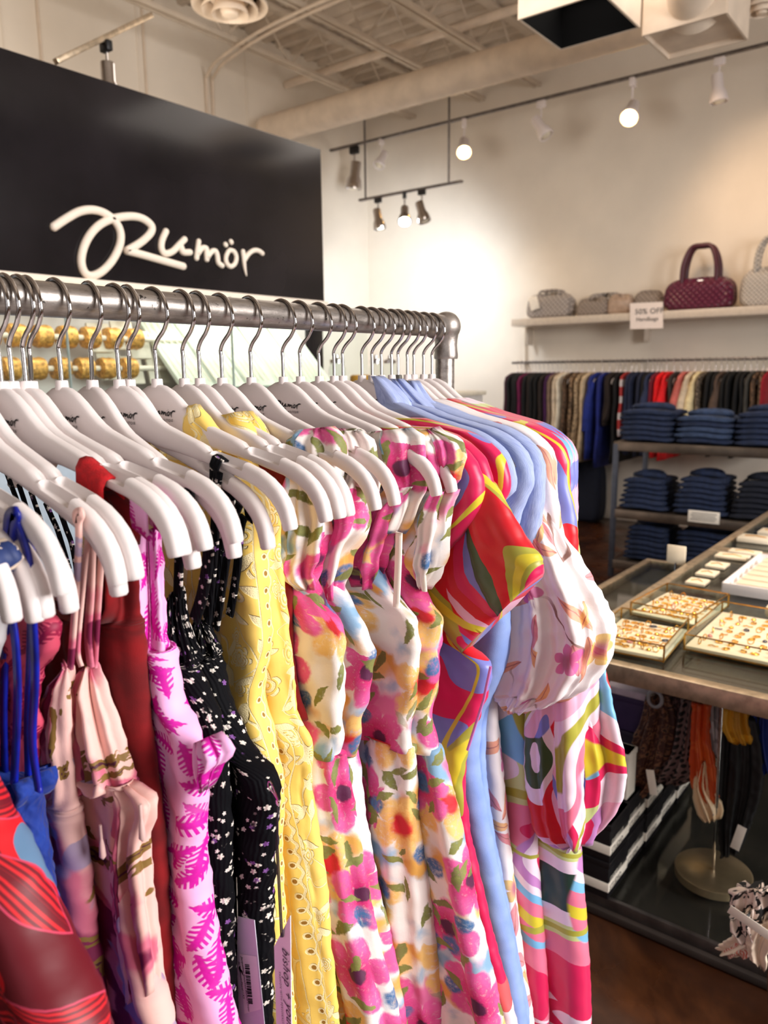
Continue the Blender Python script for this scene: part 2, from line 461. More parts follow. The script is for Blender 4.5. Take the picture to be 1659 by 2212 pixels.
# ------------------------------------------------------------------ sign panel with hand-written lettering
YS = 2.6
s_ = empty('sign_panel', (2.0, YS, 1.72), label='large black panel with the cream handwritten word Rumor with two dots', cat='sign')
MB().box((1.21, YS + .2, 2.0825), (3.31, .4, .691), .003).build('panel_board', M_black, s_)
MB().box((1.21, YS + .19, 1.722), (3.32, .42, .028), .002).build('ledge_trim', M_signw, s_)['label'] = 'cream trim strip under the black board'
def zp(a, b): return (80 + a / 3.19, 420 + b / 3.19)
STROKES = {
 'letter_r': [[(110, 225), (200, 165), (290, 118), (380, 108), (460, 132), (530, 188), (566, 262), (562, 350), (515, 450), (445, 528), (370, 562), (318, 535), (297, 455), (320, 350), (375, 258), (445, 198), (530, 165), (640, 152), (720, 168), (778, 215), (778, 260), (735, 310), (680, 350), (612, 390)], [(612, 390), (720, 417), (860, 457), (998, 496)]],
 'letter_u': [[(880, 257), (853, 320), (850, 375), (875, 408), (925, 395), (970, 350), (1008, 312)], [(985, 365), (1000, 398), (1045, 400)]],
 'letter_m': [[(1106, 325), (1098, 385), (1092, 440)], [(1097, 415), (1130, 372), (1158, 372), (1160, 400), (1163, 448)], [(1163, 440), (1195, 396), (1222, 392), (1235, 425), (1242, 470), (1268, 492)]],
 'letter_o': [[(1310, 395), (1295, 430), (1298, 470), (1325, 498), (1355, 480), (1366, 435), (1350, 395), (1322, 385)], [(1290, 345), (1294, 350)], [(1328, 325), (1332, 332)]],
 'final_letter_r': [[(1412, 395), (1418, 450), (1425, 510), (1436, 560)], [(1424, 450), (1450, 412), (1485, 388), (1520, 390), (1545, 408)]],
}
WID = {'letter_r': .030, 'letter_u': .026, 'letter_m': .022, 'letter_o': .020, 'final_letter_r': .021}
def stroke_world(pts): return [at(*zp(*p), 1, YS) for p in pts]
LOGO = []                                       # flat copy of the word, used small on the hangers
for nm, sts in STROKES.items():
    m = MB()
    for st in sts:
        P = catmull(stroke_world(st), 5)
        n_ = len(P)
        w = WID[nm] * .5
        rr = [w * (1 if nm != 'final_letter_r' or len(sts[0]) > 4 else (1.0)) for i in range(n_)]
        if nm == 'final_letter_r' and st is sts[0]: rr = [w * (1 - .85 * (i / n_) ** 2) for i in range(n_)]
        pts = [(p[0], YS - .006 - .0, p[2]) for p in P]
        m.tube(pts, rr, 10)
        LOGO.append(([(p[0], p[2]) for p in P], rr))
        for q, ra in ((pts[0], rr[0]), (pts[-1], rr[-1])):
            m.lathe([(.0005, -ra)] + [(ra * math.cos(a), ra * math.sin(a)) for a in np.linspace(-1.3, 1.3, 7)] + [(.0005, ra)], q, 10)
    ob = m.build(nm.replace('final_', ''), M_signw, s_)
# dark column carrying the right end of the panel
tag(MB().box((2.80, YS + .06, 1.29), (.12, .1, .76), .003).build('support_column', M_black), 'black column under the right end of the sign panel', 'column')

# ------------------------------------------------------------------ showcase under the sign
M_cream = simple('cream_display', (226, 218, 200), .6, var=.04)
M_sage = simple('sage_card', (214, 222, 206), .6, var=.05, vs=20)
M_blueg = simple('blue_grey', (164, 180, 194), .4, var=.04)
M_brace = simple('hammered_gold', (208, 150, 78), .4, .4, var=.3, vs=90, bump=.8, bs=200)
c_ = empty('showcase', (1.6, 2.35, 0), label='glass showcase on a pale base under the sign panel, full of jewellery', cat='display case')
MB().box((1.1, 2.33, .62), (3.0, .42, 1.24), .005).build('base_cabinet', M_blueg, c_)
MB().box((1.13, 2.545, 1.46), (3.06, .01, .42)).build('back_panel', simple('case_back', (214, 208, 204), .5, var=.06, vs=5), c_)
MB().box((1.1, 2.12, 1.455), (3.0, .006, .41)).build('front_glass', M_glass, c_)
for x in (1.23, 1.85): MB().box((x, 2.12, 1.455), (.004, .008, .41)).build('glass_edge', simple('glass_edge', (150, 166, 162), .2), c_)
MB().box((1.1, 2.33, 1.255), (3.0, .42, .03), .003).build('case_deck', M_dsteel, c_)
OW = ['first', 'second', 'third', 'fourth', 'fifth', 'sixth', 'seventh', 'eighth', 'ninth', 'tenth', 'eleventh', 'twelfth']
def bracelet(x, z, i, lab):
    m = MB().lathe([(.026, -.026), (.034, -.024), (.037, -.012), (.034, 0), (.037, .012), (.034, .024), (.026, .026)], (x, 2.38, z + .02), 20, Matrix.Rotation(R(90), 4, 'Y'))
    tag(m.build('bangle', M_brace), lab, 'bracelet', 'gold bangles on the display bars under the sign')
for r_, z in enumerate((1.60, 1.50, 1.40)):
    tag(MB().cyl((.9, 2.38, z + .02), (1.85, 2.38, z + .02), .009, 10).build('display_bar', M_cream), ('cream bangle bar in the showcase, ' + ('topmost', 'middle', 'lowest')[r_]), 'display bar')
    for k in range(7):
        bracelet(1.10 + k * .083 + (.03 if r_ == 1 else 0), z, r_ * 7 + k, 'hammered gold bangle, %s from the left on the %s display bar in the showcase' % (OW[k], ('topmost', 'middle', 'lowest')[r_]))
for k, (px, py) in enumerate(((215, 730), (265, 725), (300, 745), (352, 760), (235, 790), (285, 800), (340, 800))):
    p = at(px, py, 1, 2.4)
    tag(MB().box(tuple(p), (.085, .012, .1), .004, rot=Matrix.Rotation(R(-14), 4, 'X')).build('jewellery_card', M_cream), 'small cream jewellery card in the showcase, %s of seven' % OW[k], 'card', 'cream jewellery cards in the showcase')
for k, px in enumerate((395, 460, 525, 590, 650)):
    p = at(px, 735, 1, 2.38)
    r = empty('earring_easel', (p[0], 2.38, 1.27), label='sloping sage green card easel, number ' + ('one', 'two', 'three', 'four', 'five')[k] + ' from the left in the showcase', cat='display card')
    x0 = p[0]
    V = [(x0 - .1, 2.26, 1.35), (x0 + .07, 2.26, 1.35), (x0 + .0, 2.46, 1.62), (x0 - .15, 2.46, 1.62)]
    V += [(a, b + .012, c - .01) for a, b, c in V]
    link_mesh('slope', V, [(0, 1, 2, 3), (7, 6, 5, 4), (0, 4, 5, 1), (1, 5, 6, 2), (2, 6, 7, 3), (3, 7, 4, 0)], M_sage, r, False)
    m = MB()
    for q in range(5): m.bar((x0 - .085 + q * .028, 2.265, 1.37), (x0 - .14 + q * .028, 2.44, 1.61), .004, .003)
    m.build('ridges', M_cream, r)
tag(MB().box((2.25, 2.3, 1.31), (.75, .25, .05), .01).build('dark_tray', M_ink), 'dark tray under the sage green easels', 'tray')
# things standing on a counter further back, seen under the pipe right of the column
k_ = empty('back_counter', (4.3, 3.4, 0), label='white counter standing before the bright wall behind the clothes rack', cat='counter')
MB().box((4.0, 3.2, .61), (2.0, .45, 1.22), .006).build('counter_body', simple('counter_white', (226, 222, 218), .5, var=.02), k_)
MB().box((4.0, 3.2, 1.235), (2.04, .49, .03), .004).build('counter_top', M_cream, k_)
for i, (px, w) in enumerate(((728, .05), (812, .045), (842, .05))):
    p = at(px, 780, 1, 3.1)
    r = empty('glass_jar', (p[0], 3.1, 1.25), label='clear glass jar on the back counter, ' + ('left of the amber candle', 'just right of the amber candle', 'beside the dark pendants')[i], cat='jar')
    MB().lathe([(w, 0), (w, .17), (w * .8, .19), (w * .8, .2)], (p[0], 3.1, 1.25), 20).build('jar_body', M_glass, r)
    MB().lathe([(w * .85, 0), (w * .85, .02), (.012, .03), (.012, .05), (.001, .055)], (p[0], 3.1, 1.45), 16).build('lid', M_chrome, r)
p = at(778, 795, 1, 3.1)
tag(MB().lathe([(.06, 0), (.065, .01), (.065, .12), (.055, .13), (.001, .13)], (p[0], 3.1, 1.25), 20).build('candle', simple('amber', (190, 140, 50), .3, var=.1)), 'amber candle jar on the back counter behind the hooks', 'candle')
for i, px in enumerate((868, 890, 905, 925)):
    p = at(px, 778 + 6 * (i % 2), 1, 3.15)
    tag(MB().lathe([(.001, 0), (.03, .01), (.045, .04), (.045, .06), (.03, .09), (.001, .1)], (p[0], 3.15, 1.25), 16).build('dark_pot', M_ink), 'small dark pot on the back counter, ' + ('first', 'second', 'third', 'fourth')[i] + ' from the candle', 'pot')
# ------------------------------------------------------------------ clothes rack of galvanised pipe
Y0, ZP, PR = 0.68, 1.467, 0.0158
rk = empty('pipe_clothes_rack', (1.03, Y0, 0), label='clothes rack of thick galvanised pipe with a ball elbow at its right end', cat='clothes rack')
MB().tube([(-.35, Y0, ZP), (1.0, Y0, ZP)], PR, 40).build('top_rail', M_pipe, rk)
MB().tube([(1.026, Y0, ZP - .02), (1.026, Y0, .02)], .0148, 32).build('upright', M_pipe, rk)
MB().tube([(-.35, Y0, ZP - .02), (-.35, Y0, .02)], PR, 32).build('upright', M_pipe, rk)
m = MB().lathe([(.0005, .0235)] + [(.0228 * math.sin(a), .0005 + .0228 * math.cos(a)) for a in np.linspace(.2, 2.15, 16)] + [(.0178, -.020), (.0172, -.028), (.0178, -.036), (.0186, -.042), (.0186, -.047), (.0178, -.049), (.014, -.049)], (1.029, Y0, ZP), 40)
m.lathe([(.016, .0), (.0185, .001), (.019, .008), (.0178, .016), (.0175, .03)], (.992, Y0, ZP), 32, Matrix.Rotation(R(90), 4, 'Y'))
m.build('ball_elbow', simple('cast_fitting', (160, 152, 146), .42, .8, var=.12, vs=60, bump=.2, bs=200), rk)
for x in (1.026, -.35): MB().lathe([(.05, 0), (.05, .012), (.025, .02), (.025, .05), (.016, .05)], (x, Y0, 0), 24).build('foot_flange', M_pipe, rk)

# ------------------------------------------------------------------ hangers: local frame, -Y is the arm towards the aisle, origin at the collar top
ST = [((0, -.004), (0, -.050)), ((.012, -.0058), (.010, -.0513)), ((.024, -.0108), (.020, -.0535)), ((.036, -.0185), (.032, -.0562)),
      ((.048, -.028), (.044, -.0592)), ((.060, -.0362), (.056, -.062)), ((.0715, -.0418), (.068, -.0642)), ((.093, -.0484), (.091, -.0672)),
      ((.117, -.0553), (.115, -.0717)), ((.127, -.0584), (.125, -.0735)), ((.1325, -.0636), (.132, -.0748)), ((.138, -.0626), (.138, -.0762)),
      ((.142, -.0632), (.142, -.0772)), ((.160, -.0664), (.159, -.0815)), ((.180, -.0701), (.178, -.0860)), ((.1815, -.0704), (.1795, -.0863)),
      ((.200, -.0757), (.194, -.0920)), ((.2125, -.0818), (.2015, -.0962)), ((.2225, -.0890), (.2085, -.1012)), ((.2300, -.0975), (.2140, -.1070)),
      ((.2345, -.1055), (.2175, -.1125)), ((.2375, -.1150), (.2205, -.1195)), ((.2385, -.1215), (.2222, -.1243)), ((.2372, -.1236), (.2238, -.1258))]
def hanger_body(mat, thick=.0058):
    V = []; F = []; K = 20
    stations = [(i, 1) for i in range(len(ST))]
    full = [(-u1, v1, -u2, v2, i) for i, ((u1, v1), (u2, v2)) in list(enumerate(ST))[:0:-1]] + [(u1, v1, u2, v2, i) for i, ((u1, v1), (u2, v2)) in enumerate(ST)]
    for (u1, v1, u2, v2, i) in full:
        u1 *= 1 - .022 * min(1, abs(u1) / .2); u2 *= 1 - .004 * min(1, abs(u2) / .2)
        cu, cv = (u1 + u2) / 2, (v1 + v2) / 2; hu, hv = (u1 - u2) / 2, (v1 - v2) / 2
        t = thick * (1.1 if i < 12 else 1.05)
        if i >= len(ST) - 1: t *= .82; 
        e = .62 if i < 9 else .78
        slot = 12 <= i <= 14
        for k in range(K):
            a = 2 * PI * k / K
            c, s = math.cos(a), math.sin(a)
            q = math.copysign(abs(c) ** e, c); w = math.copysign(abs(s) ** e, s) * t     # q: along the height, w: across
            if slot and w < t * .35 and q > .1: q = .1
            V.append((w, -(cu + hu * q), cv + hv * q))
    N = len(full)
    for i in range(N - 1):
        for k in range(K):
            l = (k + 1) % K
            F.append((i * K + k, i * K + l, (i + 1) * K + l, (i + 1) * K + k))
    F.append(tuple(range(K))); F.append(tuple((N - 1) * K + k for k in range(K))[::-1])
    return V, F
def make_hanger(mat, logo=True):
    r = empty('clothes_hanger')
    V, F = hanger_body(mat)
    b = link_mesh('hanger_body', V, F, mat, r, True, local=True)
    try: b.data.set_sharp_from_angle(angle=R(50))
    except Exception: pass
    MB().lathe([(.0062, -.008), (.0058, -.004), (.0056, .0), (.0052, .0008), (.002, .001)], (0, 0, 0), 20).build('collar', mat, r)
    hz = 1.467 - 1.394
    P = [(0, .0, -.002), (0, 0, .012), (0, 0, .024), (0, .0003, hz - .0415), (0, -.0055, hz - .033), (0, -.0165, hz - .0235), (0, -.0232, hz - .0115), (0, -.0212, hz + .001), (0, -.0145, hz + .0115), (0, -.002, hz + .0178), (0, .011, hz + .0155), (0, .0195, hz + .006), (0, .0215, hz - .006), (0, .0212, hz - .011)]
    MB().tube(catmull(P, 5), .0021, 12).build('hook', M_chrome, r)
    if logo:
        # word reads towards -Y on the -X face
        x0 = min(p[0] for st, _ in LOGO for p in st); x1 = max(p[0] for st, _ in LOGO for p in st)
        z0 = min(p[1] for st, _ in LOGO for p in st); sc = .0575 / (x1 - x0)
        m = MB(); xf = -.00715
        V = []; F = []
        for st, rr in LOGO:
            n0 = len(V); n_ = len(st)
            for i, (x, z) in enumerate(st):
                a = st[max(i - 1, 0)]; b = st[min(i + 1, n_ - 1)]
                tx, tz = b[0] - a[0], b[1] - a[1]; L = math.hypot(tx, tz) or 1
                nx, nz = -tz / L, tx / L; w = rr[i] * 1.15
                for sg in (-1, 1):
                    xx = (x - x0 + sg * nx * w) * sc; zz = (z - z0 + sg * nz * w) * sc
                    V.append((xf, .0225 - xx, -.0415 + zz * .98))
            for i in range(n_ - 1): F.append((n0 + 2 * i, n0 + 2 * i + 1, n0 + 2 * i + 3, n0 + 2 * i + 2))
        link_mesh('printed_word', V, F, M_ink, r, False, local=True)['label'] = 'black printed handwritten word'
        t = text_mesh('A BOUTIQUE', .0036, M_ink, 'small_print', r)
        t.rotation_euler = (PI / 2, 0, -PI / 2); t.location = (xf - .0001, -.0100, -.0420)
    return r
def text_mesh(body, size, mat, name, parent=None, align='LEFT', ext=0.0, shear=0.0, space=1.0):
    cu = bpy.data.curves.new(name, 'FONT'); cu.body = body; cu.size = size; cu.align_x = align
    cu.extrude = ext; cu.shear = shear; cu.space_character = space; cu.resolution_u = 3
    tmp = bpy.data.objects.new('tmp', cu); COL.objects.link(tmp)
    dg = bpy.context.evaluated_depsgraph_get(); dg.update()
    me = bpy.data.meshes.new_from_object(tmp.evaluated_get(dg))
    bpy.data.objects.remove(tmp); bpy.data.curves.remove(cu)
    me.materials.clear(); me.materials.append(mat); me.name = name
    o = bpy.data.objects.new(name, me); COL.objects.link(o)
    if parent is not None: o.parent = parent
    return o
H0 = make_hanger(M_white)
HP = [(3, 1, .0), (27, 0, 0), (56, 2, 0), (74, 0, -.004), (133, 1, 0), (206, -5, -.004), (257.5, 1, .003), (287, -6, -.004), (339, 1, 0), (398, -3, 0), (432, -5, 0), (480, -3, .001),
      (543, -6, 0), (612, -1, 0), (649, -1, 0), (690, -2, 0), (722, -3, .003), (741, 3, .003), (782, -3, .004), (804, 1, .002), (824, 2, .002), (846, -2, .002), (860, 1, .002), (880, -2, .002), (894, 2, .002), (915, 0, .002), (933, -2, .002)]
DESC = ['carrying the red strap, at the left edge', 'its head hidden behind the red strap hanger', 'third collar from the left edge of the view', 'fourth collar from the left edge, close behind its neighbour', 'fifth collar from the left, standing alone',
        'sixth collar from the left, word ending mor readable', 'wide clear shoulder holding twin black straps', 'low behind the one holding twin black straps', 'left of the first yellow shoulder piece', 'under the first yellow shoulder piece', 'between the two yellow shoulder pieces', 'behind the yellow shoulder pieces',
        'just left of the fully readable word', 'showing the fully readable word', 'right of the fully readable word', 'its sunlit head before the tall collar', 'tall collar before the pale blue collar', 'next to the tall collar, half hidden', 'word readable against the pale blue collar',
        'inside the front pale blue dress', 'inside the middle pale blue dress', 'inside the rear pale blue dress', 'inside the white balloon sleeve dress', 'behind the white balloon sleeve dress', 'inside the pink and green abstract dress', 'inside the multicoloured abstract dress', 'last on the pipe, beside the ball elbow']
HX = []
for i, (px, yaw, dz) in enumerate(HP):
    P = at(px, 826 - .016 * px, 1, Y0)
    o = H0 if i == 0 else copy_tree(H0)
    th = R(4.2) if dz < 0 else 0.0
    o.location = (P[0], Y0 + .073 * math.sin(th), 1.394); o.rotation_euler = (th, 0, R(yaw))
    tag(o, 'white hanger, ' + DESC[i], 'hanger', 'white hangers on the pipe rack'); HX.append(P[0])
# hangers whose hooks lie left of the frame: their arms reach into it
for (x, yaw, rx, d) in ((.306, 0, -3.2, 'arm second in front of the red strap, end behind its twin'), (.293, 0, -3.6, 'arm with the thin blush strap in its slot'), (.300, 0, -6.5, 'short end peeping out below the blush strap arm'),
                     (.264, 0, -7.5, 'lower end left of the deep red dress'), (.250, 0, -2.5, 'arm with the royal blue straps'), (.246, 0, -7.2, 'end peeping out below the blue strap arm'), (.240, 0, -7.6, 'end doubled behind the blue strap arm'), (.222, 0, -6.0, 'end nearest the left edge, under the navy patterned sleeve')):
    o = copy_tree(H0); o.location = (x, Y0 + .073 * math.sin(R(-rx)), 1.394)
    tag(o, 'white hanger ' + d, 'hanger', 'white hangers on the pipe rack')
    # tilt: arm towards the aisle hangs lower
    o.rotation_euler = (R(-rx), 0, R(yaw))
# ------------------------------------------------------------------ fabrics
def fabric_bump(n, v, crink=.5, weave=1800, dist=.0026):
    h = n.m('ADD', n.m('MULTIPLY', n.noise(v, 55, 4, .6), crink), n.m('MULTIPLY', n.noise(v, weave, 1), .12))
    n.bump(h, .55, dist)
def mat_water(name, off):
    n = NT(name, .62); v0 = n.vm('ADD', n.uv(), off)
    w = n.noise(v0, 70, 3, .6, color=True)
    v = n.vm('ADD', v0, n.vm('SCALE', n.vm('SUBTRACT', w, (.5, .5, .5)), sc=.011))
    tex = n.noise(v0, 160, 4, .7)
    c = n.mix(n.ss(n.noise(v, 16, 2), .52, .66), (246, 236, 230), (132, 172, 204))
    c = n.mix(n.ss(n.noise(n.vm('ADD', v, (3, 1, 0)), 15, 2), .56, .66), c, (230, 170, 80))
    c = n.mix(n.ss(n.noise(n.vm('ADD', v, (7, 4, 0)), 13, 2), .56, .68), c, (232, 112, 164))
    # ochre blooms with red heart
    lx, ly, r1, r2, d = n.cells(v, .098, .75, (3.3, 1.7, 0))
    mk, rr = n.petals(lx, ly, 5, .5, .5, .10)
    keep = n.ss(r1, .42, .44)
    mk = n.m('MULTIPLY', mk, keep)
    oc = n.mix(n.ss(n.m('ADD', rr, n.m('MULTIPLY', tex, .25)), .16, .42), (222, 120, 28), (244, 196, 116))
    c = n.mix(n.m('MULTIPLY', mk, n.ss(tex, .15, .55)), c, oc)
    c = n.mix(n.m('MULTIPLY', n.m('SUBTRACT', 1.0, n.ss(rr, .10, .17)), keep), c, (212, 22, 38))
    # magenta blooms with plum heart
    lx, ly, r1, r2, d = n.cells(v, .092, .8, (9.1, 5.2, 0))
    mk, rr = n.petals(lx, ly, 5, .52, .42, .07)
    keep = n.ss(r1, .36, .38)
    mk = n.m('MULTIPLY', mk, keep)
    mg = n.mix(n.ss(n.m('ADD', rr, n.m('MULTIPLY', tex, .35)), .25, .58), (206, 10, 104), (232, 92, 160))
    c = n.mix(n.m('MULTIPLY', mk, n.ss(tex, .05, .5)), c, mg)
    c = n.mix(n.m('MULTIPLY', n.m('SUBTRACT', 1.0, n.ss(rr, .09, .13)), keep), c, (84, 10, 62))
    # blue dabs
    lx, ly, r1, r2, d = n.cells(v, .052, .9, (1.1, 8.2, 0))
    c = n.mix(n.m('MULTIPLY', n.m('MULTIPLY', n.m('SUBTRACT', 1.0, n.ss(d, .17, .27)), n.ss(r1, .66, .68)), n.ss(tex, .1, .6)), c, (66, 110, 160))
    # olive leaves
    for sz, off2, th, cc in ((.036, (4.4, 2.2, 0), .5, (96, 104, 44)), (.044, (6.6, .2, 0), .62, (70, 84, 40))):
        lx, ly, r1, r2, d = n.cells(v, sz, .85, off2)
        bx = n.m('ADD', lx, n.m('MULTIPLY', n.m('MULTIPLY', ly, ly), .5))
        lf = n.m('MULTIPLY', n.leaf(bx, ly, .46, .15, .05), n.ss(r1, th, th + .02))
        c = n.mix(n.m('MULTIPLY', lf, n.ss(tex, .0, .5)), c, n.mix(tex, cc, (160, 158, 84)))
    fabric_bump(n, v0)
    n.b.inputs['Sheen Weight'].default_value = .1
    return n.col(c)
def mat_abstract(name, off, stops, scale=9, line=(196, 184, 40), stretch=(1, .62, 1), dist=.9, stops2=None, gloss=.42, mult=1.7):
    n = NT(name, gloss); v = n.vm('MULTIPLY', n.vm('ADD', n.uv(), off), stretch)
    f = n.noise(v, scale, 1.2, .4, dist)
    k = n.m('FRACT', n.m('MULTIPLY', f, mult))
    N_ = len(stops); c = n.ramp(k, [(i / N_, s) for i, s in enumerate(stops)], 'CONSTANT')
    f2 = n.noise(n.vm('ADD', v, (5.1, 2.2, 0)), scale * .8, .6, .4, dist * .8)
    if stops2:
        k2 = n.m('FRACT', n.m('MULTIPLY', f2, mult * 1.25))
        c2 = n.ramp(k2, [(i / len(stops2), s) for i, s in enumerate(stops2)], 'CONSTANT')
        msk = n.ss(n.noise(n.vm('ADD', v, (1.1, 9.2, 0)), scale * .6, .5, .4, .5), .5, .503)
        c = n.mix(msk, c, c2)
    e = n.m('ABSOLUTE', n.m('SUBTRACT', f2, .5))
    c = n.mix(n.m('SUBTRACT', 1.0, n.ss(e, .010, .013)), c, line)
    n.bump(n.noise(v, 40, 3), .15, .0015)
    n.b.inputs['Sheen Weight'].default_value = .15
    return n.col(c)
RED, HOT, PK, LPK, WPK = (216, 12, 32), (224, 22, 88), (238, 120, 150), (240, 178, 205), (246, 222, 236)
OLV, YEL, DG, GRN, SKY, PER, LIL = (176, 170, 60), (224, 204, 50), (28, 56, 44), (60, 84, 50), (122, 186, 226), (126, 132, 208), (198, 132, 196)
LIME = (206, 214, 140)
M_absred = mat_abstract('red_abstract_print', (0.3, 1.2, 0), [RED, (206, 20, 60), HOT, RED, OLV, LPK, RED, HOT, PER, RED], 6.5, YEL, (1.35, .5, 1), .8, [OLV, RED, GRN, LIL, RED, WPK, (234, 96, 100), HOT], .4)
M_abspk1 = mat_abstract('pink_abstract_print', (2.3, 4.2, 0), [WPK, LPK, HOT, WPK, GRN, WPK, RED, LPK, LIL, HOT], 6.5, OLV, (1, .75, 1), .7, [WPK, LPK, PER, HOT, WPK, LIME, DG, PK], .4)
M_abspk2 = mat_abstract('multicolour_abstract_print', (6.3, 1.2, 0), [SKY, WPK, PER, RED, LPK, DG, SKY, HOT, LIME, WPK], 6.0, YEL, (1.1, .65, 1), .8, [HOT, WPK, SKY, RED, LPK, PER, LPK, WPK], .4)
M_absskirt = mat_abstract('pink_wave_print', (1.3, 7.2, 0), [HOT, WPK, LPK, HOT, YEL, PK, SKY, WPK, LIL, WPK], 4.6, OLV, (.6, 1.2, 1), .6, [LIME, WPK, DG, WPK, PER, WPK, HOT, PK], .4)

def mat_whitefloral():
    n = NT('white_floral', .55); v0 = n.uv()
    v = n.vm('ADD', v0, n.vm('SCALE', n.vm('SUBTRACT', n.noise(v0, 30, 2, color=True), (.5, .5, .5)), sc=.008))
    tex = n.noise(v0, 120, 3)
    c = n.mix(n.ss(n.noise(v, 8, 2), .5, .7), (250, 240, 240), (244, 222, 226))
    for sz, off, th, ca, cb, L, W in ((.075, (1.2, 3.3, 0), .35, (236, 120, 96), (248, 176, 120), .48, .13), (.062, (7.2, 1.3, 0), .5, (222, 84, 110), (240, 150, 150), .46, .15), (.06, (3.2, 9.3, 0), .72, (236, 150, 60), (250, 196, 120), .46, .12)):
        lx, ly, r1, r2, d = n.cells(v, sz, .8, off)
        lf = n.m('MULTIPLY', n.leaf(lx, ly, L, W, .015), n.ss(r1, th, th + .01))
        cc = n.mix(n.ss(n.m('ABSOLUTE', lx), 0, .02), (170, 60, 50), n.mix(tex, ca, cb))
        c = n.mix(n.m('MULTIPLY', lf, .85), c, cc)
    lx, ly, r1, r2, d = n.cells(v, .095, .8, (5.5, 5.3, 0))
    mk, rr = n.petals(lx, ly, 5, .26, .55, .02)
    mk = n.m('MULTIPLY', mk, n.ss(r1, .42, .43))
    c = n.mix(n.m('MULTIPLY', mk, .85), c, n.mix(n.ss(rr, .03, .2), (160, 20, 90), n.mix(n.ss(r2, .5, .52), (226, 96, 170), (236, 190, 90))))
    # thin twigs
    tw = n.m('ABSOLUTE', n.m('SUBTRACT', n.noise(v, 7, 1, .5, .5), .5))
    c = n.mix(n.m('MULTIPLY', n.m('SUBTRACT', 1.0, n.ss(tw, .003, .006)), n.ss(n.noise(v, 4, 1), .5, .56)), c, (150, 110, 100))
    fabric_bump(n, v0, .5)
    return n.col(c)
M_wfl = mat_whitefloral()
def mat_fern(name='pink_fern_embroidery', base=(244, 178, 226), ink=(196, 8, 150), dark=0):
    n = NT(name, .6); v0 = n.uv(); v = v0
    c = n.mix(n.noise(v0, 12, 2), base, tuple(min(255, q + 8) for q in base))
    tot = None
    for sz, off, th in ((.038, (1.1, 2.3, 0), .10), (.044, (7.1, 4.3, 0), .3), (.034, (3.7, 8.3, 0), .45)):
        lx, ly, r1, r2, d = n.cells(v, sz, .7, off)
        al = n.m('ABSOLUTE', lx)
        env = n.leaf(lx, ly, .5, .24, .02)
        # leaflets slanting up from the rib
        st = n.m('SINE', n.m('MULTIPLY', n.m('SUBTRACT', ly, n.m('MULTIPLY', al, .55)), 52))
        lf = n.m('MULTIPLY', env, n.m('MAXIMUM', n.ss(st, -.35, .15), n.m('SUBTRACT', 1.0, n.ss(al, .05, .09))))
        rib = n.m('MULTIPLY', n.m('SUBTRACT', 1.0, n.ss(al, .018, .03)), n.m('SUBTRACT', 1.0, n.ss(n.m('ABSOLUTE', ly), .5, .56)))
        k = n.m('MULTIPLY', n.m('MAXIMUM', lf, rib), n.ss(r1, th, th + .01))
        tot = k if tot is None else n.m('MAXIMUM', tot, k)
    c = n.mix(tot, c, n.mix(n.noise(v0, 300, 2), ink, tuple(min(255, int(q * 1.15) + 10) for q in ink)))
    h = n.m('ADD', n.m('MULTIPLY', tot, .8), n.m('MULTIPLY', n.noise(v0, 60, 3), .5))
    n.bump(h, .5, .0012)
    return n.col(c)
M_fern = mat_fern(); M_mar = mat_fern('maroon_fern_print', (200, 70, 96), (128, 6, 50))
def mat_blackfl(name, off):
    n = NT(name, .8, 0, .15); v0 = n.vm('ADD', n.uv(), off); v = v0
    c = (4, 4, 9); c = n.mix(0.5, c, c); n.b.inputs['Sheen Weight'].default_value = 0
    for sz, off2, th, R_, cc in ((.0085, (1, 2, 0), .70, .38, (225, 215, 205)), (.0070, (5, 2, 0), .86, .32, (226, 216, 210)), (.0095, (3, 7, 0), .88, .30, (128, 84, 150)), (.0055, (8, 3, 0), .88, .30, (230, 222, 210))):
        lx, ly, r1, r2, d = n.cells(v, sz, .9, off2)
        mk, rr = n.petals(lx, ly, 5, R_, .62, .05)
        cl = n.ss(n.noise(v, 45, 2), .42, .5)
        c = n.mix(n.m('MULTIPLY', n.m('MULTIPLY', mk, n.ss(r1, th, th + .01)), cl), c, cc)
    x, y, _ = n.sep(v0)
    h = n.m('ADD', n.m('SINE', n.m('ADD', n.m('MULTIPLY', x, 1500), n.m('MULTIPLY', n.noise(v0, 60, 2), 8))), n.m('MULTIPLY', n.noise(v0, 90, 3), 1.5))
    n.bump(h, .35, .0010)
    return n.col(c)
M_blk1 = mat_blackfl('black_tiny_floral', (0, 0, 0)); M_blk2 = mat_blackfl('black_tiny_floral_b', (2.3, 1.1, 0))
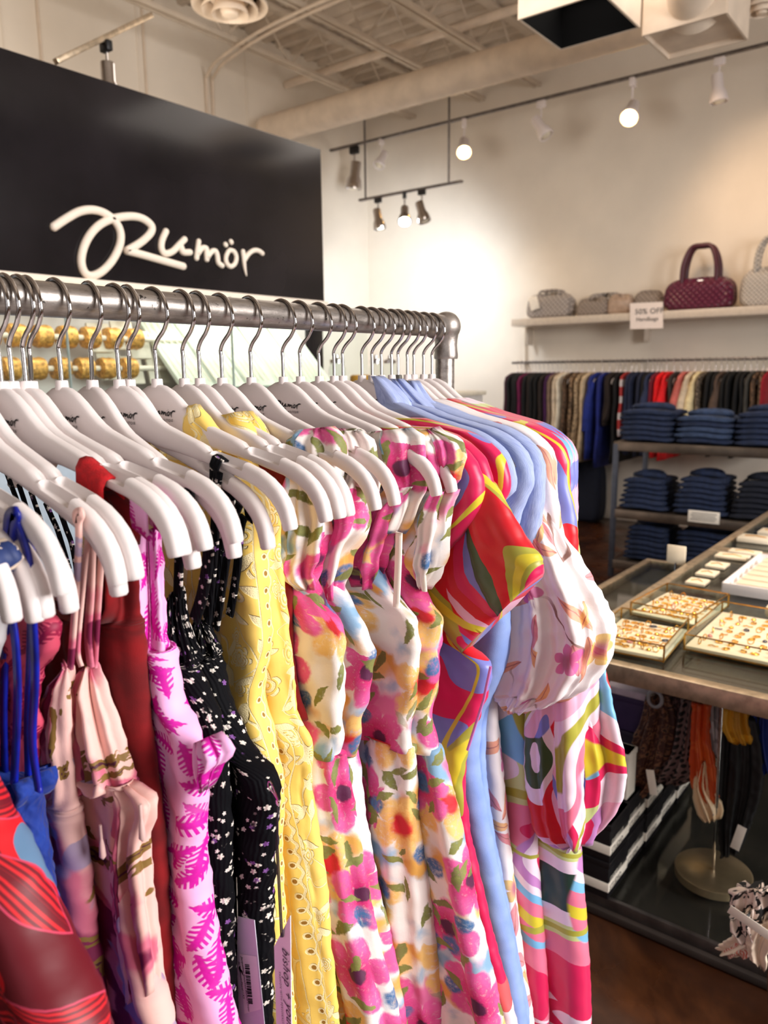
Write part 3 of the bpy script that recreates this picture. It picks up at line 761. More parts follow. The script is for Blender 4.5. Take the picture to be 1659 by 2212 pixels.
def mat_yellow(name, off, band=.1):
    n = NT(name, .6); v0 = n.vm('ADD', n.uv(), off)
    w = n.vm('SCALE', n.vm('SUBTRACT', n.noise(v0, 40, 2, color=True), (.5, .5, .5)), sc=.005)
    v = n.vm('ADD', v0, w)
    base = n.mix(n.noise(v0, 10, 2), (250, 208, 92), (252, 218, 118))
    tot = None
    for kind, sz, off2, th, a, b in (('f', .046, (1, 2, 0), .45, .30, .5), ('l', .030, (4, 1, 0), .42, .44, .15), ('l', .034, (2, 6, 0), .5, .44, .14), ('f', .026, (6, 3, 0), .72, .4, .5)):
        lx, ly, r1, r2, d = n.cells(v, sz, .75, off2)
        if kind == 'f':
            mk, rr = n.petals(lx, ly, 5, a, b, .03)
            rings = n.ss(n.m('SINE', n.m('MULTIPLY', rr, 60)), -.6, .1)
            k = n.m('MULTIPLY', mk, rings)
        else: k = n.leaf(lx, ly, a, b, .03)
        k = n.m('MULTIPLY', k, n.ss(r1, th, th + .01))
        tot = k if tot is None else n.m('MAXIMUM', tot, k)
    vine = n.m('ABSOLUTE', n.m('SUBTRACT', n.noise(v, 16, 1, .5, .4), .5))
    tot = n.m('MAXIMUM', tot, n.m('SUBTRACT', 1.0, n.ss(vine, .006, .010)))
    x, y, _ = n.sep(v0)
    du = n.m('MULTIPLY', n.m('SUBTRACT', n.m('FRACT', n.m('MULTIPLY', x, 1 / band)), .5), band)
    inb = n.m('SUBTRACT', 1.0, n.ss(n.m('ABSOLUTE', du), .011, .0115))
    P = .0165
    dv = n.m('MULTIPLY', n.m('SUBTRACT', n.m('FRACT', n.m('MULTIPLY', y, 1 / P)), .5), P)
    r = n.m('SQRT', n.m('ADD', n.m('MULTIPLY', du, du), n.m('MULTIPLY', dv, dv)))
    ring = n.m('SUBTRACT', 1.0, n.ss(r, .0038, .0043))
    hole = n.m('SUBTRACT', 1.0, n.ss(r, .0021, .0025))
    sc = n.m('SUBTRACT', n.m('SUBTRACT', du, .0062), n.m('MULTIPLY', n.m('COSINE', n.m('MULTIPLY', y, 6.2832 / P)), .0016))
    scl = n.m('SUBTRACT', 1.0, n.ss(n.m('ABSOLUTE', sc), .0013, .0017))
    lines = n.m('SUBTRACT', 1.0, n.ss(n.m('ABSOLUTE', n.m('SUBTRACT', n.m('ABSOLUTE', du), .0108)), .0004, .0007))
    bandk = n.m('MAXIMUM', n.m('MAXIMUM', ring, scl), lines)
    tot = n.m('ADD', n.m('MULTIPLY', tot, n.m('SUBTRACT', 1.0, inb)), n.m('MULTIPLY', bandk, n.m('MAXIMUM', inb, lines)))
    c = n.mix(tot, base, (252, 234, 178))
    c = n.mix(n.m('MULTIPLY', hole, inb), c, (160, 112, 24))
    st = n.noise(v0, 900, 1)
    h = n.m('ADD', n.m('ADD', n.m('MULTIPLY', tot, .9), n.m('MULTIPLY', n.m('MULTIPLY', tot, st), .7)), n.m('MULTIPLY', n.noise(v0, 50, 3), .5))
    n.bump(h, .7, .0014)
    n.b.inputs['Sheen Weight'].default_value = .1
    return n.col(c)
M_yel1 = mat_yellow('yellow_embroidery', (0.02, 0, 0)); M_yel2 = mat_yellow('yellow_embroidery_b', (.365, 1.4, 0))
def mat_blush(name, off, pleat):
    n = NT(name, .65); v0 = n.vm('ADD', n.uv(), off)
    v = n.vm('ADD', v0, n.vm('SCALE', n.vm('SUBTRACT', n.noise(v0, 60, 3, color=True), (.5, .5, .5)), sc=.012))
    c = n.mix(n.noise(v0, 9, 2), (232, 182, 172), (240, 196, 186))
    f = n.noise(n.vm('MULTIPLY', v, (1, .8, 1)), 8, 2, .5, .6)
    c = n.mix(n.m('MULTIPLY', n.ss(f, .525, .58), .9), c, (206, 92, 124))
    c = n.mix(n.ss(f, .61, .63), c, (120, 24, 66))
    g = n.noise(n.vm('MULTIPLY', n.vm('ADD', v, (3, 3, 0)), (.7, 1.6, 1)), 9, 3, .6, 1.4)
    c = n.mix(n.ss(g, .595, .605), c, (128, 96, 40))
    c = n.mix(n.ss(g, .66, .67), c, (74, 22, 44))
    g = n.noise(n.vm('MULTIPLY', n.vm('ADD', v, (9, 5, 0)), (.9, 1.3, 1)), 10, 2, .5, 1.0)
    c = n.mix(n.m('MULTIPLY', n.ss(g, .64, .66), .8), c, (150, 142, 178))
    x, y, _ = n.sep(v0)
    h = n.m('MULTIPLY', n.noise(v0, 60, 3), .5)
    if pleat:
        s = n.m('FRACT', n.m('ADD', n.m('MULTIPLY', y, 75), n.m('MULTIPLY', n.noise(v0, 14, 2), 2.5)))
        h = n.m('ADD', h, n.m('MULTIPLY', s, .8))
    n.bump(h, .6, .0016)
    return n.col(c)
M_blu1 = mat_blush('blush_brushed_floral', (0, 0, 0), False); M_blu2 = mat_blush('blush_pleated_floral', (1.2, 3.1, 0), True)
def mat_leafred():
    n = NT('red_leaf_print', .5); v0 = n.uv()
    f = n.noise(v0, 7, 1, .4, .7)
    c = n.ramp(f, [(0, (96, 130, 165)), (.36, (222, 20, 34)), (.41, (104, 4, 24)), (.62, (226, 20, 36)), (.66, (104, 4, 26))], 'CONSTANT')
    lx, ly, r1, r2, d = n.cells(v0, .085, .6, (1, 2, 0))
    lf = n.leaf(lx, ly, .5, .2, .01)
    st = n.ss(n.m('SINE', n.m('MULTIPLY', lx, 120)), -.1, .1)
    c = n.mix(lf, c, n.mix(n.m('MULTIPLY', st, n.ss(n.m('ABSOLUTE', lx), .02, .03)), (112, 4, 26), (214, 28, 40)))
    e = n.m('SUBTRACT', n.m('MULTIPLY', n.m('SUBTRACT', 1.0, n.m('POWER', n.m('MULTIPLY', ly, 2.0), 2.0)), .2), n.m('ABSOLUTE', lx))
    c = n.mix(n.m('SUBTRACT', 1.0, n.ss(n.m('ABSOLUTE', n.m('SUBTRACT', e, .01)), .008, .012)), c, (206, 60, 92))
    n.bump(n.noise(v0, 25, 3), .3, .003)
    return n.col(c)
M_leaf = mat_leafred()
def mat_plain(name, a, b, weave=900, crink=.6, rough=.75, slub=False, smock=0, sheen=.1, strength=.55):
    n = NT(name, rough, 0, .3); v = n.uv()
    f = n.noise(n.vm('MULTIPLY', v, (1, .08, 1)) if slub else v, 900 if slub else 30, 3)
    c = n.ramp(f, [(.35, a), (.65, b)])
    h = n.m('ADD', n.m('MULTIPLY', n.noise(v, 50, 4, .6), crink), n.m('MULTIPLY', n.noise(v, weave, 2), .25))
    if smock:
        x, y, _ = n.sep(v)
        s1 = n.m('MULTIPLY', n.m('SINE', n.m('ADD', n.m('MULTIPLY', x, 620), n.m('MULTIPLY', n.noise(v, 80, 1), 5))), n.m('SINE', n.m('MULTIPLY', y, 420)))
        h = n.m('ADD', h, n.m('MULTIPLY', s1, .6))
    n.bump(h, strength, .0022)
    n.b.inputs['Sheen Weight'].default_value = sheen
    return n.col(c)
M_red = mat_plain('deep_red_knit', (100, 3, 8), (132, 6, 13), 1400, .4, .85)
M_redstrap = simple('red_strap', (188, 10, 22), .85, var=.1, vs=200, bump=.5, bs=900)
M_blue = mat_plain('royal_blue_cotton', (16, 44, 128), (26, 62, 158), 1400, .6, .7, smock=1)
M_strapblue = simple('royal_blue_satin', (10, 26, 140), .35, var=.15, vs=60)
M_lblue = mat_plain('pale_blue_linen', (150, 164, 214), (178, 192, 232), 1200, .25, .8, slub=True)
M_lbluesk = mat_plain('pale_blue_twill', (132, 160, 224), (150, 176, 234), 1200, .25, .7)
M_denim = simple('denim_dark', (30, 42, 70), .85, var=.28, vs=22, bump=.4, bs=300)
M_denim2 = simple('denim_mid', (50, 66, 96), .85, var=.25, vs=22, bump=.4, bs=300)
M_denim3 = simple('denim_black', (22, 26, 40), .85, var=.3, vs=22, bump=.4, bs=300)
M_wat = [mat_water('watercolour_floral_%d' % i, o) for i, o in enumerate(((0, 0, 0), (2.37, 1.41, 0), (5.13, .37, 0), (8.61, 3.3, 0)))]
def mat_navyw():
    n = NT('navy_cream_print', .6); v = n.uv()
    f = n.noise(v, 38, 3, .6, .8)
    return n.col(n.ramp(f, [(0, (34, 52, 104)), (.5, (236, 216, 196)), (.6, (40, 56, 110))], 'CONSTANT'))
M_navyw = mat_navyw()

# ------------------------------------------------------------------ cloth: a closed, pleated shell between two traced edges, at its own distance
def cloth(name, mat, parent, X, rows, b=.015, npl=5, amp=.004, wr=.002, seed=1, step=.0065, ns=200, zend=None, flare=.0, ampt=None, yaw=0.0, wrf=1.0):
    rng = np.random.RandomState(seed)
    A = []; B = []; S = []
    for r_ in rows:
        if r_[0] == 'w':
            A.append(np.array(r_[1])); B.append(np.array(r_[2])); S.append(r_[3]); continue
        bp = at(r_[2], r_[3], 0, X)
        ct = X / math.hypot(X, bp[1]); sc_ = r_[4] if len(r_) > 4 else 1.0
        bp = bp + np.array([0, (b * sc_ * (1 - ct) + .6 * amp) / ct, 0])
        if r_[0] is None: ap = np.array([X, 2 * Y0 - bp[1], bp[2]])
        else: ap = at(r_[0], r_[1], 0, X)
        A.append(ap[1:]); B.append(bp[1:]); S.append(r_[4] if len(r_) > 4 else 1.0)
    if zend is not None:
        a, b_ = A[-1], B[-1]; dz = b_[1] - zend
        for k in (.5, 1.0):
            A.append(np.array([a[0] + flare * k * dz, a[1] - dz * k])); B.append(np.array([b_[0] - flare * k * dz, b_[1] - dz * k])); S.append(S[-1])
    A = np.array(A); B = np.array(B); S = np.array(S)
    Mid = B
    L = np.concatenate([[0], np.cumsum(np.linalg.norm(np.diff(Mid, axis=0), axis=1) * .5 + np.linalg.norm(np.diff(A, axis=0), axis=1) * .5)])
    n = max(6, int(L[-1] / step)); tt = np.linspace(0, L[-1], n)
    def cr(Pt):
        out = np.zeros((n,) + Pt.shape[1:]); 
        m = np.gradient(Pt, L, axis=0) if len(L) > 2 else np.repeat(((Pt[1] - Pt[0]) / (L[1] - L[0]))[None], 2, 0)
        for i, t in enumerate(tt):
            k = min(np.searchsorted(L, t, side='right') - 1, len(L) - 2); h = L[k + 1] - L[k]; u = (t - L[k]) / h
            out[i] = (2 * u**3 - 3 * u**2 + 1) * Pt[k] + (u**3 - 2 * u**2 + u) * h * m[k] * .8 + (-2 * u**3 + 3 * u**2) * Pt[k + 1] + (u**3 - u**2) * h * m[k + 1] * .8
        return out
    a_ = cr(A); b_ = cr(B); s_ = np.interp(tt, L, S)
    c = (a_ + b_) / 2; hv = (b_ - a_) / 2; half = np.linalg.norm(hv, axis=1); e = hv / half[:, None]
    s = np.arange(ns) / ns
    V = np.zeros((n, ns, 3)); UV = np.zeros((n, ns + 1, 2))
    ph = rng.rand(8) * 6.28
    at0, at1 = ampt if ampt else (amp, amp)
    Pref = np.median(4 * half + 2 * PI * b)
    for i in range(n):
        bb = min(b * s_[i], half[i] * .98); Ls = 2 * (half[i] - bb); P = 2 * Ls + 2 * PI * bb
        q = s * P + Ls / 2 + PI * bb / 2 * 0        # start in the middle of the back face
        q = (s * P + Ls / 2) % P
        p_ = np.zeros(ns); w_ = np.zeros(ns); np_ = np.zeros(ns); nw = np.zeros(ns)
        # segment 1: +X face from +half to -half (p from far to near), 2: far cap ... built as stadium
        m1 = q < Ls
        p_[m1] = -(half[i] - bb) + q[m1]; w_[m1] = -bb; nw[m1] = -1
        m2 = (~m1) & (q < Ls + PI * bb)
        an = (q[m2] - Ls) / max(bb, 1e-6); p_[m2] = (half[i] - bb) + bb * np.sin(an); w_[m2] = -bb * np.cos(an); np_[m2] = np.sin(an); nw[m2] = -np.cos(an)
        m3 = (~m1) & (~m2) & (q < 2 * Ls + PI * bb)
        p_[m3] = (half[i] - bb) - (q[m3] - Ls - PI * bb); w_[m3] = bb; nw[m3] = 1
        m4_ = ~(m1 | m2 | m3)
        an = (q[m4_] - 2 * Ls - PI * bb) / max(bb, 1e-6); p_[m4_] = -(half[i] - bb) - bb * np.sin(an); w_[m4_] = bb * np.cos(an); np_[m4_] = -np.sin(an); nw[m4_] = np.cos(an)
        v = tt[i]
        am = at0 + (at1 - at0) * min(1, v / max(L[-1] * .7, 1e-6))
        wob = .35 * np.sin(v * 7 + ph[0]) + .2 * np.sin(v * 17 + ph[1])
        fold = np.sin(2 * PI * npl * s + ph[2] + wob + .8 * np.sin(2 * PI * 2 * s + ph[3])) + .5 * np.sin(2 * PI * npl * 2.3 * s + ph[4] - wob)
        fold = np.sign(fold) * np.abs(fold) ** .7 * 1.35
        uu = s * P
        wrk = np.sin(uu * 90 * wrf + v * 130 * wrf + ph[5] + 2 * np.sin(v * 50 * wrf + ph[6])) * np.sin(v * 160 * wrf - uu * 60 * wrf + ph[7]) + .5 * np.sin(uu * 210 * wrf - v * 170 * wrf + ph[0])
        d = am * fold + wr * wrk
        xx = w_ + nw * d; pp = p_ + np_ * d
        V[i, :, 0] = X + xx
        V[i, :, 1] = c[i, 0] + e[i, 0] * pp
        V[i, :, 2] = c[i, 1] + e[i, 1] * pp
        UV[i, :, 0] = np.arange(ns + 1) / ns * Pref; UV[i, 1:, 0] = UV[i, 1:, 0]
        UV[i, :, 0] = np.arange(ns + 1) / ns * Pref if False else (np.arange(ns + 1) / ns - .5) * (P * .5 + Pref * .5); UV[i, :, 1] = -v
    if yaw:
        cc, sn = math.cos(yaw), math.sin(yaw); dx = V[..., 0] - X; dy = V[..., 1] - Y0
        V[..., 0] = X + dx * cc - dy * sn; V[..., 1] = Y0 + dx * sn + dy * cc
    VV = V.reshape(-1, 3)
    idx = np.arange(n * ns).reshape(n, ns); nx_ = np.roll(idx, -1, axis=1)
    F = np.stack([idx[:-1], nx_[:-1], nx_[1:], idx[1:]], axis=-1).reshape(-1, 4)
    u0 = UV[:-1, :-1]; u1 = UV[:-1, 1:]; u2 = UV[1:, 1:]; u3 = UV[1:, :-1]
    luv = np.stack([u0, u1, u2, u3], axis=2).reshape(-1, 2)
    # caps
    t0 = len(VV); VV = np.concatenate([VV, [V[0].mean(0) - np.array([0, 0, .006])], [V[-1].mean(0) + np.array([0, 0, .01])]])
    F = [tuple(f) for f in F]; cu = []
    for k in range(ns):
        l = (k + 1) % ns
        F.append((int(idx[0, l]), int(idx[0, k]), t0)); cu += [UV[0, k + 1], UV[0, k], (UV[0, k] + (0, .02))]
        F.append((int(idx[-1, k]), int(idx[-1, l]), t0 + 1)); cu += [UV[-1, k], UV[-1, k + 1], UV[-1, k]]
    luv = np.concatenate([luv, np.array(cu)])
    return link_mesh(name, VV, F, mat, parent, True, luv)
def strap(name, mat, parent, X, pts, w=.006, th=.0012, n=6, loop=True):
    """flat ribbon hanging in the plane X, through photo points"""
    P = [at(a, b, 0, X) for a, b in pts]; C = catmull([(p[1], p[2]) for p in P], n)
    m = MB(); V = []; F = []
    for i, p in enumerate(C):
        a = C[max(i - 1, 0)]; b = C[min(i + 1, len(C) - 1)]
        t = np.array([b[0] - a[0], b[1] - a[1]]); t /= np.linalg.norm(t) + 1e-9; nn = np.array([-t[1], t[0]]) * w / 2
        for (sx, sg) in ((-1, -1), (-1, 1), (1, 1), (1, -1)):
            V.append((X + sx * th, p[0] + sg * nn[0], p[1] + sg * nn[1]))
    for i in range(len(C) - 1):
        for k in range(4):
            l = (k + 1) % 4; F.append((i * 4 + k, i * 4 + l, i * 4 + 4 + l, i * 4 + 4 + k))
    F.append((0, 1, 2, 3)); k = len(V) - 4; F.append((k + 3, k + 2, k + 1, k))
    # uv from position so that prints continue
    uv = [(v[1] * 1.0, v[2]) for v in V]
    return link_mesh(name, V, F, mat, parent, True, uv)
def saddle(name, mat, parent, X, px, py, w, drop=.05, hx=.0085, u=None):
    """band laid over a hanger arm: over the top and down both sides"""
    p = at(px, py, 0, X)
    m = MB()
    prof = [(-hx, -drop), (-hx - .001, -.02), (-hx, -.004), (-hx * .6, .0025), (0, .004), (hx * .6, .0025), (hx, -.004), (hx + .001, -.02), (hx, -drop)]
    V = []; F = []; uv = []
    for i, (x, z) in enumerate(prof):
        for sy in np.linspace(-.5, .5, 7):
            V.append((X + x, p[1] + sy * w, p[2] + z - sy * w * -.42)); uv.append((sy * w + p[1], z + i * .01))
    for i in range(len(prof) - 1):
        for k in range(6): F.append((i * 7 + k, i * 7 + k + 1, i * 7 + k + 8, i * 7 + k + 7))
    o = link_mesh(name, V, F, mat, parent, True, uv)
    md = o.modifiers.new('thick', 'SOLIDIFY'); md.thickness = .0018; md.offset = 1
    return o
def dress(lab, X, z=1.2, group=None, kind='dress'):
    return empty(kind, (X, Y0, z), label=lab, cat='dress' if kind == 'dress' else kind, group=group)

OUT = [(.030, -.010), (.052, -.026), (.068, -.034), (.098, -.042), (.130, -.052), (.165, -.060), (.198, -.068), (.222, -.080), (.238, -.094), (.246, -.112), (.247, -.135)]
def yoke(mat, parent, X, yaw, b=.0125, tail=(), seed=1, k0=2, amp=.0012, dz=0.0):
    """shoulders of a garment carried by a hanger: follows the arms from neckline to shoulder end"""
    rows = []
    for (u, v) in OUT[k0:]:
        rows.append(('w', (Y0 + u, 1.394 + v + dz), (Y0 - u, 1.394 + v + dz), .62 if not rows else 1.0))
    for (u, v) in tail: rows.append(('w', (Y0 + u, 1.394 + v), (Y0 - u, 1.394 + v), 1.0))
    return cloth('shoulder_yoke', mat, parent, X, rows, b, 3, amp, .0006, seed, yaw=yaw, step=.005)
# ------------------------------------------------------------------ the clothes on the pipe rack, from left (near) to right (far)
N_ = None
d = dress('crimson and maroon leaf print dress out of focus in the lower left corner', .2)
cloth('dress_body', M_leaf, d, .20, [(N_, 0, -70, 1560), (N_, 0, -20, 1690), (N_, 0, 40, 1830), (N_, 0, 90, 1930), (N_, 0, 132, 2040), (N_, 0, 165, 2120), (N_, 0, 207, 2212)], .022, 4, .004, .001, 3, zend=.55, flare=.15, yaw=0)
d = dress('cream dress with navy print on the hanger end nearest the left edge', .222)
cloth('sleeve', M_navyw, d, .222, [(-60, 1180, 15, 1178), (-60, 1200, 36, 1200), (-60, 1225, 48, 1228), (-50, 1250, 30, 1258), (-50, 1270, 10, 1285)], .016, 3, .002, .001, 4)
cloth('dress_body', simple('pale_grey_cloth', (214, 212, 214), .7, var=.03), d, .226, [(-90, 1260, 10, 1280), (-90, 1350, 18, 1350), (-90, 1420, 0, 1430), (-90, 1500, -30, 1520)], .008, 3, .002, .001, 5)
d = dress('royal blue smocked dress with ruffled top and thin straps, far left', .25)
cloth('dress_body', M_blue, d, .252, [(N_, 0, 118, 1740), (N_, 0, 116, 1790), (N_, 0, 124, 1830), (N_, 0, 130, 1880), (N_, 0, 146, 1960), (N_, 0, 160, 2060), (N_, 0, 186, 2150), (N_, 0, 210, 2212)], .020, 7, .0025, .0016, 6, zend=.6, flare=.12)
cloth('ruffle', M_blue, d, .251, [(-120, 1690, 121, 1716, 1.3), (-120, 1720, 119, 1738, .9), (-120, 1745, 113, 1762, 1.0)], .020, 16, .0045, .001, 7)
for pts in ([(34, 1128), (22, 1180), (8, 1240), (30, 1360), (38, 1500), (30, 1700)], [(36, 1130), (60, 1200), (68, 1300), (76, 1450), (70, 1600), (84, 1710)], [(48, 1165), (32, 1240), (12, 1400), (8, 1560), (12, 1700)], [(68, 1168), (68, 1260), (66, 1400), (60, 1560), (62, 1700)]):
    strap('strap', M_strapblue, d, .243 if pts[0][0] < 40 else .256, pts, .0075)
strap('strap', M_strapblue, d, .2425, [(16, 1150), (20, 1118), (34, 1108), (32, 1128), (26, 1165)], .009)
d = dress('rose pink dress with dark magenta leaf print, mostly hidden behind the blue dress', .262)
cloth('dress_body', M_mar, d, .268, [(-80, 1330, 96, 1318), (-80, 1370, 130, 1362), (-80, 1420, 128, 1410), (-80, 1470, 96, 1460), (-80, 1600, 88, 1600), (-80, 1800, 88, 1800), (-80, 2212, 88, 2212)], .010, 5, .002, .002, 8)
d = dress('first blush pink camisole dress with brushed plum flowers, right of the blue dress', .293)
cloth('dress_body', M_blu1, d, .2915, [(145, 1440, 154, 1440, .3), (98, 1515, 165, 1510, .6), (100, 1600, 175, 1610), (110, 1700, 186, 1720), (N_, 0, 196, 1800), (N_, 0, 207, 1880), (N_, 0, 216, 1960), (N_, 0, 225, 2050), (N_, 0, 236, 2150), (N_, 0, 243, 2212)], .012, 4, .0025, .0012, 9, zend=.6, flare=.1)
strap('strap', M_blu1, d, .2825, [(166, 1130), (164, 1112), (172, 1104), (176, 1112), (170, 1130), (170, 1180), (163, 1300), (152, 1444)], .0055)
strap('strap', M_blu1, d, .298, [(190, 1150), (178, 1280), (168, 1400), (176, 1440)], .004)
d = dress('second blush pink dress with pleated bodice and zip pulls, left of the deep red dress', .306)
cloth('dress_body', M_blu2, d, .3115, [(192, 1440, 207, 1440, .3), (165, 1505, 224, 1500, .6), (172, 1600, 257, 1600), (185, 1700, 282, 1690), (N_, 0, 292, 1745), (N_, 0, 296, 1800), (N_, 0, 300, 1880), (N_, 0, 318, 2000), (N_, 0, 338, 2100), (N_, 0, 352, 2160), (N_, 0, 368, 2212)], .013, 5, .004, .0012, 10, zend=.6, flare=.1)
strap('strap', M_blu2, d, .308, [(200, 1150), (196, 1280), (190, 1370), (196, 1440)], .0075)
strap('strap', M_blu2, d, .314, [(222, 1165), (212, 1300), (204, 1440)], .006)
cloth('folded_back', M_blu2, d, .3145, [(255, 1690, 290, 1700, .5), (262, 1740, 346, 1745), (262, 1790, 340, 1790), (262, 1820, 328, 1822), (262, 1900, 330, 1870), (265, 1960, 338, 1950), (280, 2060, 350, 2050), (290, 2150, 360, 2150)], .010, 4, .003, .001, 11)
for (px, py) in ((219, 1812), (305, 1770)):
    p = at(px, py, 0, .294)
    mz = MB().tube([(p[0], p[1], p[2] + .012), (p[0], p[1], p[2])], .0012, 8); mz.lathe([(.0005, -.018), (.0028, -.015), (.0022, -.006), (.0012, 0)], tuple(p), 10)
    mz.build('zip_pull', simple('pink_metal', (226, 190, 184), .3), d)
d = dress('deep red knit dress with a wide strap over the first hanger in view', .33)
cloth('dress_body', M_red, d, .335, [(212, 1180, 296, 1165, .6), (200, 1240, 302, 1220), (200, 1320, 305, 1300), (N_, 0, 306, 1400), (N_, 0, 322, 1600), (N_, 0, 340, 1720), (N_, 0, 352, 1800), (N_, 0, 366, 2050), (N_, 0, 376, 2212)], .013, 7, .0035, .0008, 12, zend=.5)
saddle('strap', M_redstrap, d, HX[0], 214, 1018, .034, .05, .0095)
cloth('strap', M_red, d, .339, [(222, 1060, 252, 1060), (226, 1100, 292, 1100), (240, 1140, 300, 1130), (230, 1190, 300, 1180)], .005, 2, .001, .0005, 13)
d = dress('pink dress embroidered with magenta ferns and a bow, left of the black dresses', .352)
cloth('dress_body', M_fern, d, .362, [(308, 1150, 342, 1145, .5), (306, 1220, 352, 1215, .8), (310, 1300, 358, 1300), (306, 1390, 362, 1390), (N_, 0, 384, 1450), (N_, 0, 400, 1540), (N_, 0, 432, 1600), (N_, 0, 442, 1660), (N_, 0, 446, 1760), (N_, 0, 444, 1850), (N_, 0, 452, 1950), (N_, 0, 466, 2050), (N_, 0, 485, 2150), (N_, 0, 500, 2212)], .014, 5, .004, .0012, 14, zend=.5, flare=.12)
cloth('bow', M_fern, d, .358, [(430, 1600, 470, 1592, .5), (430, 1625, 492, 1620), (432, 1650, 502, 1640), (436, 1680, 478, 1668, .8), (440, 1710, 462, 1705, .4)], .009, 4, .003, .001, 15)
saddle('strap', M_fern, d, HX[1], 318, 1066, .02, .03)
d = dress('first black dress with tiny cream flowers, beside the pink fern dress', .40)
cloth('dress_body', M_blk1, d, .400, [(372, 1290, 396, 1270, .4), (366, 1350, 405, 1340, .8), (366, 1420, 430, 1410), (N_, 0, 450, 1470), (N_, 0, 480, 1540), (N_, 0, 500, 1640), (N_, 0, 505, 1750), (N_, 0, 505, 1900), (N_, 0, 515, 2212)], .010, 8, .002, .001, 16, zend=.5)
strap('strap', M_blk1, d, .392, [(394, 1080), (396, 1068), (406, 1062), (412, 1070), (404, 1088)], .0075)
strap('strap', M_blk1, d, .397, [(406, 1080), (436, 1130), (450, 1190), (438, 1280), (420, 1340)], .012)
strap('strap', M_blk1, d, .394, [(392, 1100), (388, 1180), (384, 1290)], .010)
for q_, pts in enumerate(([(10, 1010), (40, 1090)], [(40, 1045), (62, 1110), (100, 1200)], [(66, 1060), (90, 1130), (120, 1230)], [(98, 1085), (126, 1150), (150, 1230)], [(130, 1105), (156, 1180), (170, 1260)])):
    strap('strap', M_blk1, d, .405, [pts[0], ((pts[0][0] + pts[1][0]) / 2, (pts[0][1] + pts[1][1]) / 2)] + pts[1:], .0065)
d = dress('second black dress with tiny cream flowers, twin straps over the wide clear hanger', .44)
cloth('dress_body', M_blk2, d, .432, [(430, 1335, 446, 1350, .4), (424, 1385, 470, 1400, .7), (N_, 0, 484, 1445), (N_, 0, 512, 1540), (N_, 0, 552, 1630), (N_, 0, 596, 1685), (N_, 0, 604, 1720), (N_, 0, 598, 1800), (N_, 0, 596, 1850), (N_, 0, 588, 1950), (N_, 0, 590, 2060), (N_, 0, 588, 2212)], .012, 9, .0025, .0014, 17, zend=.5, flare=.05)
saddle('strap', M_blk2, d, HX[6] - .001, 478, 996, .011, .05, .009)
strap('strap', M_blk2, d, HX[6] - .010, [(472, 1018), (466, 1060), (466, 1100), (461, 1200), (447, 1345)], .010)
strap('strap', M_blk2, d, HX[6] + .010, [(491, 1030), (484, 1090), (474, 1200), (460, 1300), (452, 1370)], .010)
saddle('strap', M_blk2, d, HX[7], 521, 1083, .009, .02, .008)
strap('strap', M_blk2, d, HX[7] - .009, [(518, 1088), (506, 1120), (494, 1180), (482, 1260), (466, 1360)], .008)
strap('strap', M_blk2, d, HX[7] + .006, [(527, 1115), (519, 1145), (512, 1230), (496, 1330)], .009)

YG = 'yellow embroidered dresses'
d = dress('yellow embroidered dress next to the black ones, front of the yellow pair', .49, group=YG)
cloth('dress_body', M_yel1, d, .493, [(N_, 0, 400, 950), (N_, 0, 480, 1000), (N_, 0, 556, 1040), (N_, 0, 583, 1100), (N_, 0, 590, 1200), (N_, 0, 598, 1300), (N_, 0, 603, 1400), (N_, 0, 596, 1445), (N_, 0, 590, 1480), (N_, 0, 588, 1520), (N_, 0, 602, 1570), (N_, 0, 616, 1640), (N_, 0, 626, 1700), (N_, 0, 626, 1850), (N_, 0, 636, 2000), (N_, 0, 654, 2212)], .013, 7, .0045, .001, 18, zend=.5, flare=.04)
cloth('shoulder', M_yel1, d, HX[8] + .004, [(410, 880, 432, 872, .5), (403, 905, 460, 904), (401, 935, 490, 944), (425, 962, 484, 972), (455, 975, 476, 982, .5)], .0105, 2, .001, .0006, 19)
d = dress('yellow embroidered dress with a column of eyelets, back of the yellow pair', .54, group=YG)
cloth('dress_body', M_yel2, d, .532, [(N_, 0, 470, 930), (N_, 0, 560, 1000), (N_, 0, 614, 1080), (N_, 0, 624, 1200), (N_, 0, 640, 1350), (N_, 0, 652, 1450), (N_, 0, 663, 1560), (N_, 0, 688, 1615), (N_, 0, 690, 1650), (N_, 0, 684, 1700), (N_, 0, 700, 1850), (N_, 0, 716, 1980), (N_, 0, 744, 2212)], .014, 7, .005, .001, 20, zend=.5, flare=.04)
cloth('shoulder', M_yel2, d, HX[9] + .004, [(482, 897, 520, 890, .5), (470, 918, 545, 914), (490, 938, 562, 948), (520, 962, 556, 985, .6)], .011, 2, .001, .0006, 21)
cloth('shoulder', M_yel2, d, HX[10] + .005, [(520, 888, 546, 888, .5), (530, 905, 568, 912), (540, 930, 585, 950), (556, 955, 582, 976, .6)], .011, 2, .001, .0006, 22)
d = dress('dark red dress glimpsed between the yellow dresses and the watercolour florals', .556)
cloth('dress_body', M_red, d, .556, [(N_, 0, 560, 930), (N_, 0, 620, 980), (N_, 0, 634, 1100), (N_, 0, 634, 1250), (N_, 0, 650, 1500), (N_, 0, 668, 1560)], .006, 5, .001, .0008, 23)

